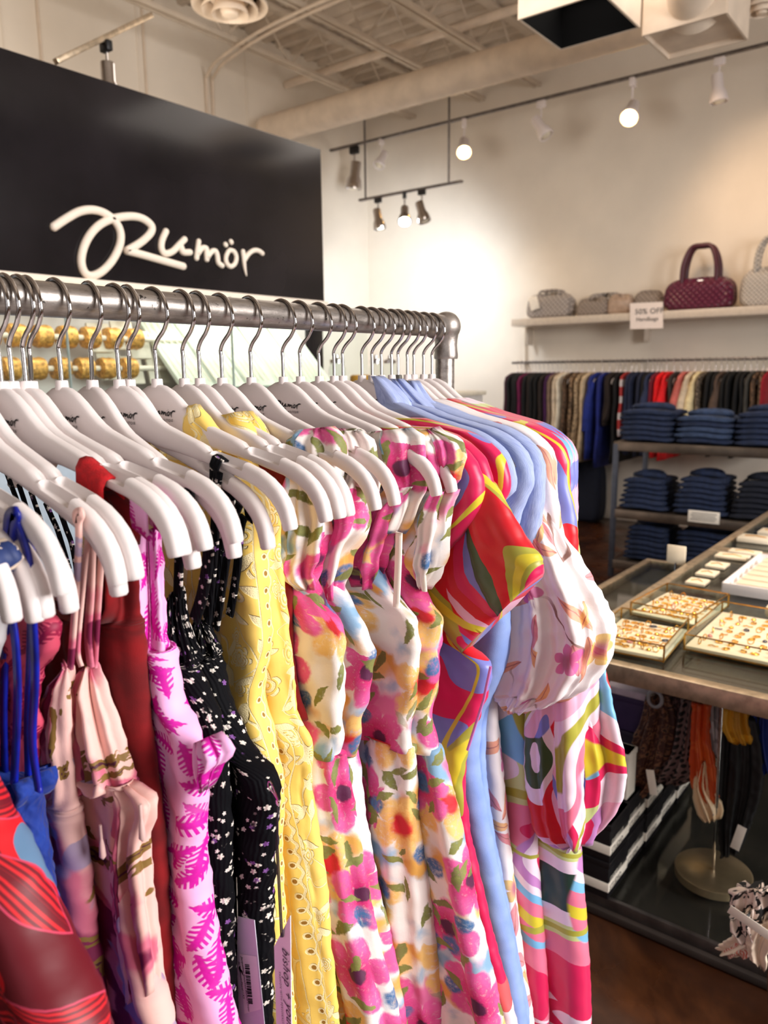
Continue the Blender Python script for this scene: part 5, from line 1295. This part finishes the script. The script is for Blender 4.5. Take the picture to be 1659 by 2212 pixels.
for x in (RX0 + .012, RX1 - .012):
    for y in (RY0 + .015, RY1 - .012):
        MB().box((x, y, .455), (.032, .032, .91), .003).build('post', M_post, jr)
def jean_mesh():
    V = []; F = []; nu, nv = 20, 10
    bm = bmesh.new(); bmesh.ops.create_cube(bm, size=1)
    bmesh.ops.scale(bm, vec=(.34, .315, .04), verts=bm.verts)
    bmesh.ops.subdivide_edges(bm, edges=[e for e in bm.edges], cuts=7, use_grid_fill=True)
    for v in bm.verts:
        x, y, z = v.co
        # rounded fold at the front (-X), sagging top
        f = max(0, (-x - .12) / .05); 
        z *= math.sqrt(max(.3, 1 - min(f, .97) ** 2)) if f > 0 else 1
        g_ = max(0, (abs(y) - .125) / .026); z *= math.sqrt(max(.3, 1 - min(g_, .96) ** 2)) if g_ > 0 else 1
        z += .004 * math.sin(y * 22 + 1) + .003 * math.sin(x * 30) 
        v.co = (x, y, z)
    bmesh.ops.bevel(bm, geom=[e for e in bm.edges if e.calc_face_angle(0) > .8], offset=.004, segments=2, affect='EDGES')
    me = bpy.data.meshes.new('folded_jeans'); bm.to_mesh(me); bm.free()
    me.polygons.foreach_set('use_smooth', [True] * len(me.polygons)); return me
JM = []
for mm in (M_denim, M_denim2, M_denim3):
    me = jean_mesh(); me.materials.append(mm); JM.append(me)
proto_j = {}
def jean(x, y, z, k, sy, rz, lab, grp, waist=False, label_patch=False, sz=1.0):
    o = bpy.data.objects.new('folded_jeans', JM[k]); COL.objects.link(o)
    o.location = (x, y, z); o.rotation_euler = (0, 0, rz); o.scale = (1, sy, sz)
    tag(o, lab, 'jeans', grp)
    if waist:
        m = MB(); P = [(-.03 + .085 * math.cos(a), .115 * math.sin(a), .026 + .02 * abs(math.cos(a * 1.0))) for a in np.linspace(0, 2 * PI, 18)[:-1]]
        m.tube(P, .017, 8, True); w = m.build('waistband', JM[k].materials[0], o, local=True)
        MB().box((.03, 0, .03), (.05, .06, .004), .001).build('waist_label', M_ink, o, local=True)
    if label_patch:
        MB().box((-.06, .07, .021), (.045, .075, .003), .001).build('size_label', M_paper, o, local=True)
    return o
rn = random.Random(7)
ORD = ['lowest', 'second from the bottom', 'third from the bottom', 'fourth from the bottom', 'fifth from the bottom', 'sixth from the bottom', 'seventh from the bottom', 'eighth from the bottom']
def stack(y, sname, base, n_, kk, where, w=1.05, h=.034, cone=False):
    for j in range(n_):
        last = j == n_ - 1
        jean(5.2 + rn.uniform(-.01, .01), y + rn.uniform(-.008, .008), base + .02 + j * h, kk if not (kk == 1 and j % 3 == 0) else 0, w * (1 - (.035 * j if cone else 0)), R(rn.uniform(-3, 3)),
             'folded blue jeans, %s, in the %s' % ('topmost' if last else ORD[j].replace(' from the bottom', ' up'), where), 'jeans in the ' + where, waist=last, label_patch=(last and cone))
stack(1.76, '', SH[0], 6, 0, 'left stack on top of the steel rack', 1.08)
stack(1.40, '', SH[0], 5, 1, 'middle stack on top of the steel rack', 1.08)
stack(1.04, '', SH[0], 6, 0, 'right stack on top of the steel rack', 1.1)
stack(1.76, '', SH[1], 6, 0, 'left stack on the middle shelf', 1.0, cone=True)
stack(1.40, '', SH[1], 7, 0, 'second stack on the middle shelf', 1.05, cone=True)
stack(1.04, '', SH[1], 7, 2, 'third stack on the middle shelf', 1.1, cone=True)
stack(.68, '', SH[1], 4, 2, 'rightmost stack on the middle shelf', 1.0)
stack(1.72, '', SH[2], 7, 0, 'left stack on the bottom shelf', 1.0, cone=True)
stack(1.35, '', SH[2], 7, 0, 'middle stack on the bottom shelf', 1.1)
stack(.98, '', SH[2], 6, 2, 'right stack on the bottom shelf', 1.1)
p = at(1520, 1117, 0, 4.97)
r = empty('price_card', (4.965, p[1], p[2]), label='white printed card on the front edge of the middle rack shelf', cat='card')
MB().box(tuple(p), (.004, .19, .075), .001).build('card', M_paper, r)
m = MB()
for q in range(4): m.box((p[0] - .003, p[1] + (.005 if q % 2 else -.004), p[2] + .022 - q * .014), (.001, .15, .004))
m.build('print_lines', M_grey, r)
p = at(1428, 1226, 0, 4.97)
tag(MB().box((4.965, p[1], p[2] + .02), (.004, .19, .05), .001).build('price_card', M_paper), 'white card on the front edge of the bottom rack shelf', 'card')

# ------------------------------------------------------------------ jewellery tables
TX0, TX1, TY0, TY1, TZ = 1.72, 3.13, -.75, .815, .70
M_dark = simple('table_inner', (58, 50, 46), .55, var=.2, vs=6)
def frame_table(name, x0, x1, y0, y1, z, lab, h=.045, w=.035, low=True):
    r = empty(name, ((x0 + x1) / 2, (y0 + y1) / 2, 0), label=lab, cat='table')
    m = MB()
    m.box((x0 + w / 2, (y0 + y1) / 2, z - h / 2), (w, y1 - y0, h), .003); m.box((x1 - w / 2, (y0 + y1) / 2, z - h / 2), (w, y1 - y0, h), .003)
    m.box(((x0 + x1) / 2, y0 + w / 2, z - h / 2), (x1 - x0 - 2 * w, w, h), .003); m.box(((x0 + x1) / 2, y1 - w / 2, z - h / 2), (x1 - x0 - 2 * w, w, h), .003)
    m.build('top_frame', M_steel, r)
    MB().box(((x0 + x1) / 2, (y0 + y1) / 2, z - .004), (x1 - x0 - 2 * w + .006, y1 - y0 - 2 * w + .006, .006)).build('glass_top', M_glass, r)
    MB().box(((x0 + x1) / 2, (y0 + y1) / 2, z - .038), (x1 - x0 - 2 * w + .004, y1 - y0 - 2 * w + .004, .008)).build('dark_inner_board', M_dark, r)
    for x in (x0 + w / 2, x1 - w / 2):
        for y in (y0 + w / 2, y1 - w / 2):
            MB().box((x, y, (z - h) / 2), (w * .8, w * .8, z - h), .003).build('leg', M_dsteel, r)
    if low:
        m = MB(); zl = .04
        m.box((x0 + .03, (y0 + y1) / 2, zl), (.012, y1 - y0 - .06, .03), .002); m.box(((x0 + x1) / 2, y1 - .03, zl), (x1 - x0 - .06, .012, .03), .002)
        m.box((x1 - .03, (y0 + y1) / 2, zl), (.012, y1 - y0 - .06, .03), .002)
        m.build('lower_shelf_rim', M_dsteel, r)
        MB().box(((x0 + x1) / 2, (y0 + y1) / 2, zl + .012), (x1 - x0 - .07, y1 - y0 - .07, .006)).build('lower_glass_shelf', M_glass, r)
        MB().box(((x0 + x1) / 2, (y0 + y1) / 2, .014), (x1 - x0 - .02, y1 - y0 - .02, .02), .003).build('plinth', M_dark, r)
    return r
frame_table('display_table', TX0, TX1, TY0, TY1, TZ, 'steel framed glass topped table nearest the camera, holding the brass jewellery trays')
frame_table('display_table', TX1 + .01, 4.25, TY0, TY1, TZ, 'steel framed glass topped table behind the one with the brass trays', low=True)
frame_table('low_glass_table', 2.25, 3.36, .835, 1.14, .565, 'lower narrow glass topped table between the trays and the jeans rack', h=.035, w=.03, low=False)

M_pad = simple('cream_pad', (250, 234, 208), .6, var=.02)
def tray(x0, x1, y0, y1, rz, lab, hh=.042):
    cx_, cy_ = (x0 + x1) / 2, (y0 + y1) / 2; a, b = x1 - x0, y1 - y0
    r = empty('jewellery_tray', (cx_, cy_, TZ + .001), label=lab, cat='tray')
    m = MB(); t = .003
    for z in (.003, hh):
        m.box((-a / 2, 0, z), (t, b, t)); m.box((a / 2, 0, z), (t, b, t)); m.box((0, -b / 2, z), (a, t, t)); m.box((0, b / 2, z), (a, t, t))
    for sx in (-1, 1):
        for sy in (-1, 1): m.box((sx * a / 2, sy * b / 2, hh / 2), (.004, .004, hh))
    m.build('brass_frame', M_brass, r, local=True)
    m = MB()
    m.box((-a / 2, 0, hh / 2), (.0012, b, hh - .004)); m.box((a / 2, 0, hh / 2), (.0012, b, hh - .004)); m.box((0, -b / 2, hh / 2), (a, .0012, hh - .004)); m.box((0, b / 2, hh / 2), (a, .0012, hh - .004))
    m.build('glass_sides', M_glass, r, local=True)
    MB().box((0, 0, .007), (a - .004, b - .004, .010), .002).build('cream_pad', M_pad, r, local=True)
    r.rotation_euler = (0, 0, rz)
    return r
def ring_mesh(kind):
    m = MB()
    if kind == 0: m.tube([(.0075 * math.cos(a), 0, .0075 + .0075 * math.sin(a)) for a in np.linspace(0, 2 * PI, 13)[:-1]], .0014, 6, True)
    elif kind == 1: m.lathe([(.001, 0), (.006, .001), (.0065, .003), (.003, .006), (.001, .0065)], (0, 0, 0), 10)
    elif kind == 2: m.tube([(.009 * math.cos(a), .006 * math.sin(a), .002) for a in np.linspace(0, 2 * PI, 13)[:-1]], .0018, 6, True)
    else: m.tube([(-.012, 0, .002), (-.004, .004, .003), (.004, -.003, .003), (.012, .001, .002)], .0016, 6)
    return m
gm = {}
M_stone = simple('dark_stone', (52, 56, 72), .2, var=.3, vs=90); M_rose = simple('rose_stone', (200, 130, 120), .3, var=.2)
KN = ['thin ring', 'round stud', 'flat hoop', 'slim pin']
def jewel(k, mt, loc, rz, lab, grp):
    key = (k, mt.name)
    if key not in gm:
        o = ring_mesh(k).build('jewellery_piece', mt); gm[key] = o
    else:
        o = gm[key].copy(); COL.objects.link(o)
    o.location = loc; o.rotation_euler = (0, 0, rz); tag(o, lab, 'jewellery', grp)
def fill(x0, x1, y0, y1, rz, nx, ny, lab, grp, seed, z=TZ + .0135):
    rn = random.Random(seed); cx_, cy_ = (x0 + x1) / 2, (y0 + y1) / 2
    for i in range(nx):
        for j in range(ny):
            lx = (-.5 + (i + .5) / nx) * (x1 - x0 - .03) + rn.uniform(-.004, .004); ly = (-.5 + (j + .5) / ny) * (y1 - y0 - .03) + rn.uniform(-.004, .004)
            X = cx_ + lx * math.cos(rz) - ly * math.sin(rz); Y = cy_ + lx * math.sin(rz) + ly * math.cos(rz)
            k = rn.choice((0, 1, 2, 2, 3)); q = rn.random()
            mt = M_stone if q < .05 else (M_rose if q < .09 else M_gold)
            jewel(k, mt, (X, Y, z), rn.uniform(0, 3), ('' if mt is M_gold else 'dark ' if mt is M_stone else 'rose ') + KN[k] + ' in row %s, %s from the left, in the %s' % (OW[i], OW[ny - 1 - j], lab), grp)
T1 = (1.792, 2.04, .566, .745, R(4)); T2 = (2.10, 2.36, .560, .745, R(-4)); T3 = (1.915, 2.26, .16, .545, R(0))
tray(*T1, 'brass and glass jewellery tray at the near left corner of the table'); fill(*T1, 7, 8, 'near left brass tray', 'jewellery in the near left tray', 1)
tray(*T2, 'brass and glass jewellery tray behind the near left one', .04); fill(*T2, 7, 8, 'rear brass tray', 'jewellery in the rear tray', 2)
tray(*T3, 'larger brass and glass jewellery tray at the right edge of the view'); fill(*T3, 9, 11, 'right hand brass tray', 'jewellery in the right tray', 3)
CL = ['nearest white jewellery card in the row on the glass table', 'second white jewellery card in the row', 'third white jewellery card in the row', 'long white jewellery card behind the row of three', 'rear long white jewellery card before the table joint']
for i, (x, y, a, b) in enumerate(((2.565, .70, .07, .062), (2.695, .705, .075, .062), (2.83, .708, .08, .066), (3.0, .70, .075, .11), (3.10, .68, .06, .11))):
    r = empty('jewellery_card', (x, y, TZ), label=CL[i], cat='card')
    MB().box((x, y, TZ + .006), (a, b, .010), .002).build('card', M_pad, r)
    MB().tube([(x - .01, y - b * .3, TZ + .0125), (x + .01, y, TZ + .013), (x - .01, y + b * .3, TZ + .0125)], .0015, 6).build('gold_necklace', M_gold, r)
for i, (x, y) in enumerate(((3.35, .70), (3.52, .66), (3.42, .52), (3.7, .62), (3.62, .48))):
    r = empty('jewellery_card', (x, y, TZ), label='cream jewellery card on the rear glass table, ' + ('left front', 'left rear', 'centre front', 'far left', 'centre rear')[i], cat='card')
    MB().box((x, y, TZ + .01), (.1, .12, .018), .003).build('card', M_pad, r)
    MB().tube([(x, y - .04, TZ + .021), (x + .01, y, TZ + .022), (x, y + .04, TZ + .021)], .002, 6).build('gold_necklace', M_gold, r)
wb = empty('white_box', (2.74, .42, TZ), label='open white box with clear lids on the glass table, right edge of view', cat='box')
m = MB(); bx0, bx1, by0, by1, bh = 2.50, 2.98, .22, .605, .035
m.box(((bx0 + bx1) / 2, (by0 + by1) / 2, TZ + .004), (bx1 - bx0, by1 - by0, .006))
m.box((bx0, (by0 + by1) / 2, TZ + bh / 2), (.008, by1 - by0, bh), .002); m.box((bx1, (by0 + by1) / 2, TZ + bh / 2), (.008, by1 - by0, bh), .002)
m.box(((bx0 + bx1) / 2, by0, TZ + bh / 2), (bx1 - bx0, .008, bh), .002); m.box(((bx0 + bx1) / 2, by1, TZ + bh / 2), (bx1 - bx0, .008, bh), .002)
m.build('box_shell', simple('white_box_card', (238, 232, 234), .5, var=.01), wb)
for k in range(6): MB().box((2.56 + k * .07, .41, TZ + .022), (.05, .33, .02), .002).build('cream_strip', M_pad, wb)
sc = empty('ring_stand', tuple(at(1462, 1240, 0, 2.9)), label='small square cream card on a thin stand above the low glass table', cat='stand')
p = at(1461, 1198, 0, 2.9)
MB().box(tuple(p), (.006, .07, .07), .012, rot=Matrix.Rotation(R(0), 4, 'X')).build('square_card', M_pad, sc)
MB().cyl((p[0], p[1], p[2] - .03), (p[0], p[1], .567), .004, 8).build('stem', M_chrome, sc)
MB().lathe([(.03, 0), (.03, .004), (.005, .006), (.001, .006)], (p[0], p[1], .566), 16).build('foot', M_chrome, sc)
p = at(1655, 1330, 2, TZ)
tag(MB().box((p[0], p[1] - .03, TZ + .02), (.07, .06, .036), .012).build('ring_cushion', M_pad), 'small cream ring cushion behind the right tray, at the frame edge', 'cushion')

# ------------------------------------------------------------------ scarf stand and boxes on the lower shelf
ZL = .056
ss_ = empty('scarf_stand', (1.99, .455, ZL), label='round brushed metal scarf stand on the lower glass shelf', cat='stand')
MB().lathe([(.092, 0), (.097, .003), (.097, .024), (.093, .027), (.001, .026)], (1.99, .455, ZL), 48).build('round_base', simple('brushed_champagne', (176, 158, 124), .35, .8, var=.08, vs=14), ss_)
MB().cyl((1.99, .455, ZL + .02), (1.885, .44, .60), .004, 10).build('stem', M_chrome, ss_)
MB().tube([(1.99, .20, .60), (1.99, .68, .60)], .006, 10).build('cross_bar', M_chrome, ss_)
def pat(name, a, b, sc=60, th=.5, c=None, rough=.6):
    n = NT(name, rough); v = n.uv()
    f = n.noise(v, sc, 2, .5, .8)
    st = [(0, a), (th, b)] + ([(th + .1, c)] if c else [])
    n.col(n.ramp(f, st, 'CONSTANT')); n.bump(n.noise(v, 60, 3), .4, .002); return n.mat
def vorpat(name, a, b, size=.02):
    n = NT(name, .6); v = n.uv(); lx, ly, r1, r2, dd = n.cells(v, size, .15)
    n.col(n.mix(n.ss(dd, .3, .36), a, b)); return n.mat
SCV = [
 ('brown and rust paisley scarf hanging leftmost under the table', pat('paisley', (62, 26, 14), (120, 78, 52), 70, .52, (34, 16, 14)), 1.970, [(1400, 1500, 1440, 1500, .6), (1395, 1540, 1455, 1545), (1372, 1600, 1450, 1610), (1358, 1680, 1420, 1690), (1352, 1725, 1372, 1735, .5)], .016),
 ('dark brown scarf with pale ring pattern behind the grey ring', pat('brown_dot', (40, 20, 20), (96, 66, 62), 90, .55), 1.990, [(1425, 1500, 1490, 1505, .6), (1420, 1560, 1485, 1570), (1410, 1640, 1470, 1650), (1405, 1690, 1450, 1695, .5)], .016),
 ('black and grey honeycomb patterned scarf in the middle of the stand', vorpat('honeycomb', (10, 8, 10), (116, 92, 88), .019), 1.975, [(1470, 1505, 1520, 1515, .6), (1462, 1560, 1512, 1570), (1450, 1620, 1505, 1630), (1415, 1665, 1500, 1680), (1410, 1685, 1470, 1695, .6)], .018),
 ('orange silk scarf with navy edge, long tail hanging lowest', pat('orange_silk', (206, 74, 22), (216, 92, 34), 20, .5, None, .35), 1.960, [(1500, 1515, 1535, 1520, .6), (1498, 1580, 1530, 1590), (1495, 1650, 1545, 1660), (1500, 1700, 1552, 1720), (1520, 1730, 1548, 1735, .5)], .015),
 ('cream and navy scarf loop hanging in front of the metal base', pat('cream_navy', (236, 206, 164), (244, 220, 184), 20, .62, (26, 34, 70), .4), 1.952, [(1515, 1650, 1530, 1640, .6), (1503, 1700, 1530, 1700), (1510, 1750, 1560, 1745), (1525, 1775, 1556, 1770, .6)], .012),
 ('silver grey scarf strands right of the orange scarf', pat('silver', (150, 144, 144), (196, 190, 190), 30, .5, None, .4), 1.980, [(1520, 1510, 1556, 1518, .6), (1528, 1560, 1552, 1570), (1538, 1600, 1550, 1605), (1540, 1630, 1548, 1635, .5)], .014),
 ('golden yellow scarf folded over the bar', pat('mustard', (196, 136, 22), (226, 166, 40), 22, .5, None, .5), 1.970, [(1565, 1525, 1615, 1532, .6), (1562, 1560, 1620, 1570), (1578, 1595, 1626, 1598), (1590, 1605, 1624, 1606, .6)], .018),
 ('black scarf with gold chain pattern hanging below the yellow one', pat('black_gold', (10, 9, 12), (16, 14, 16), 24, .66, (170, 116, 40)), 1.985, [(1560, 1535, 1640, 1550, .6), (1555, 1620, 1655, 1640), (1550, 1700, 1650, 1710), (1555, 1780, 1620, 1790), (1560, 1850, 1600, 1840, .6)], .02),
 ('cobalt blue scarf with white chain print at the right edge', pat('cobalt', (20, 44, 126), (24, 52, 140), 24, .64, (190, 190, 200)), 1.995, [(1620, 1535, 1680, 1550, .6), (1622, 1600, 1680, 1600), (1640, 1650, 1680, 1650), (1648, 1670, 1680, 1670, .6)], .016)]
for i, (lab, mt, X, rows, b) in enumerate(SCV):
    r = empty('scarf', (X, .44, .5), label=lab, cat='scarf')
    cloth('scarf_cloth', mt, r, X, rows, b, 6, .005, .002, 200 + i, ns=90, step=.01)
p = at(1415, 1510, 0, 1.93)
tag(MB().tube([(p[0], p[1] + .018 * math.cos(a), p[2] + .022 * math.sin(a)) for a in np.linspace(0, 2 * PI, 24)[:-1]], .0045, 10, True).build('scarf_ring', simple('grey_ring', (150, 148, 150), .3)), 'large grey ring beside the leftmost scarf', 'ring')
for i, (q, lab) in enumerate((((1408, 1690), 'white price tag hanging from the brown scarf'), ((1595, 1810), 'white price tag hanging from the black scarf, near the round base'))):
    p = at(q[0], q[1], 0, 1.93)
    tag(MB().box(tuple(p), (.001, .022, .07), .0004, rot=Matrix.Rotation(R(12 * (i * 2 - 1)), 4, 'X')).build('price_tag', M_paper), lab, 'tag')
# boxes
M_bbox = simple('black_box', (22, 20, 24), .4, var=.08)
def shoebox(x0, y0, lx, ly, z, h, lab, band=True, body=None, rz=0):
    r = empty('shoe_box', (x0, y0, z), label=lab, cat='box', group=None)
    MB().box((0, 0, h / 2), (lx, ly, h), .002).build('box_body', body or M_bbox, r, local=True)
    if band:
        MB().box((0, 0, h * .32), (lx + .003, ly + .003, h * .24), .001).build('white_band', M_paper, r, local=True)
        for nm_, zz, ss2, mt in (('GABELLE', h * .47, .019, M_paper), ('STUDIO', h * .23, .021, M_ink)):
            t = text_mesh(nm_, ss2, mt, 'box_text', r, space=1.05)
            t.location = (-lx / 2 + .006, -ly / 2 - .0022, zz); t.rotation_euler = (PI / 2, 0, 0)
    MB().box((0, 0, h - .008), (lx + .004, ly + .004, .016), .002).build('lid', body or M_bbox, r, local=True)
    r.rotation_euler = (0, 0, rz); return r
for row, (x, nb) in enumerate(((1.80, 2), (1.935, 2), (2.075, 2), (2.215, 1), (2.355, 1))):
    for i in range(nb):
        shoebox(x, .722 + (.004 if row % 2 else 0), .128, .155, ZL + .001 + i * .105, .104, 'black shoe box with white lettered band, %s stack from the front, %s' % (OW[row], ('lower one' if nb == 2 else 'single') if i == 0 else 'upper one'))
shoebox(1.90, .70, .06, .09, ZL + .212, .13, 'plain white box standing on the black boxes', False, M_paper)
shoebox(2.08, .71, .16, .12, .40, .10, 'purple box with pale lid under the table corner', False, simple('purple_box', (56, 40, 84), .5))
shoebox(2.08, .71, .16, .12, ZL + .212, .13, 'dark purple box under the purple box with pale lid', False, simple('plum_box', (40, 30, 58), .5))
tag(MB().box((2.08, .71, .512), (.17, .13, .022), .004).build('pale_lid', simple('lilac_lid', (206, 190, 206), .5)), 'pale lilac lid lying on the purple box', 'lid')
# bundle of black, white and pink scarves tied in front of the table, lower right
def bundle():
    r = empty('scarf_bundle', tuple(at(1640, 2030, 0, 1.42)), label='knotted bundle of cream, black and striped scarf ends with white label, lower right corner', cat='scarf')
    X = 1.42
    cr = simple('cream_silk', (240, 218, 196), .45, var=.05)
    bk = pat('black_white_stripe', (14, 13, 16), (226, 206, 196), 50, .5); ps = NT('stripe', .5)
    x, y, z = ps.sep(ps.uv()); ps.col(ps.mix(ps.ss(ps.m('SINE', ps.m('MULTIPLY', ps.m('ADD', x, y), 900)), -.1, .1), (220, 130, 110), (244, 226, 214)))
    cloth('scarf_end', cr, r, X, [(1620, 1975, 1700, 1960, .6), (1600, 2010, 1700, 2010), (1570, 2035, 1640, 2050), (1556, 2052, 1580, 2062, .5)], .018, 5, .006, .003, 300, ns=80)
    cloth('scarf_end', cr, r, X - .02, [(1625, 1990, 1700, 1990, .6), (1618, 2030, 1668, 2030), (1625, 2060, 1655, 2066), (1640, 2085, 1650, 2092, .4)], .014, 4, .005, .002, 301, ns=80)
    cloth('scarf_end', bk, r, X + .01, [(1585, 1916, 1700, 1916, .6), (1588, 1940, 1700, 1950), (1590, 1970, 1700, 1985), (1600, 1990, 1700, 2000, .6)], .022, 6, .007, .003, 302, ns=90)
    cloth('scarf_end', ps.mat, r, X - .012, [(1600, 2030, 1640, 2030, .6), (1570, 2052, 1636, 2052), (1558, 2062, 1620, 2066, .6)], .010, 4, .004, .002, 303, ns=60)
    cloth('scarf_end', bk, r, X - .022, [(1574, 1985, 1640, 1960, .6), (1580, 2000, 1640, 1990), (1600, 2035, 1650, 2030, .6)], .012, 5, .005, .002, 304, ns=70)
    p = at(1625, 1997, 0, X - .045)
    t_ = MB().box(tuple(p), (.001, .085, .018), .0004, rot=Matrix.Rotation(R(18), 4, 'X')).build('paper_label', M_paper, r)
    MB().cyl(tuple(at(1665, 1960, 0, X)), tuple(at(1665, 2300, 0, X)), .006, 8).build('stand_pole', M_chrome, r)
bundle()
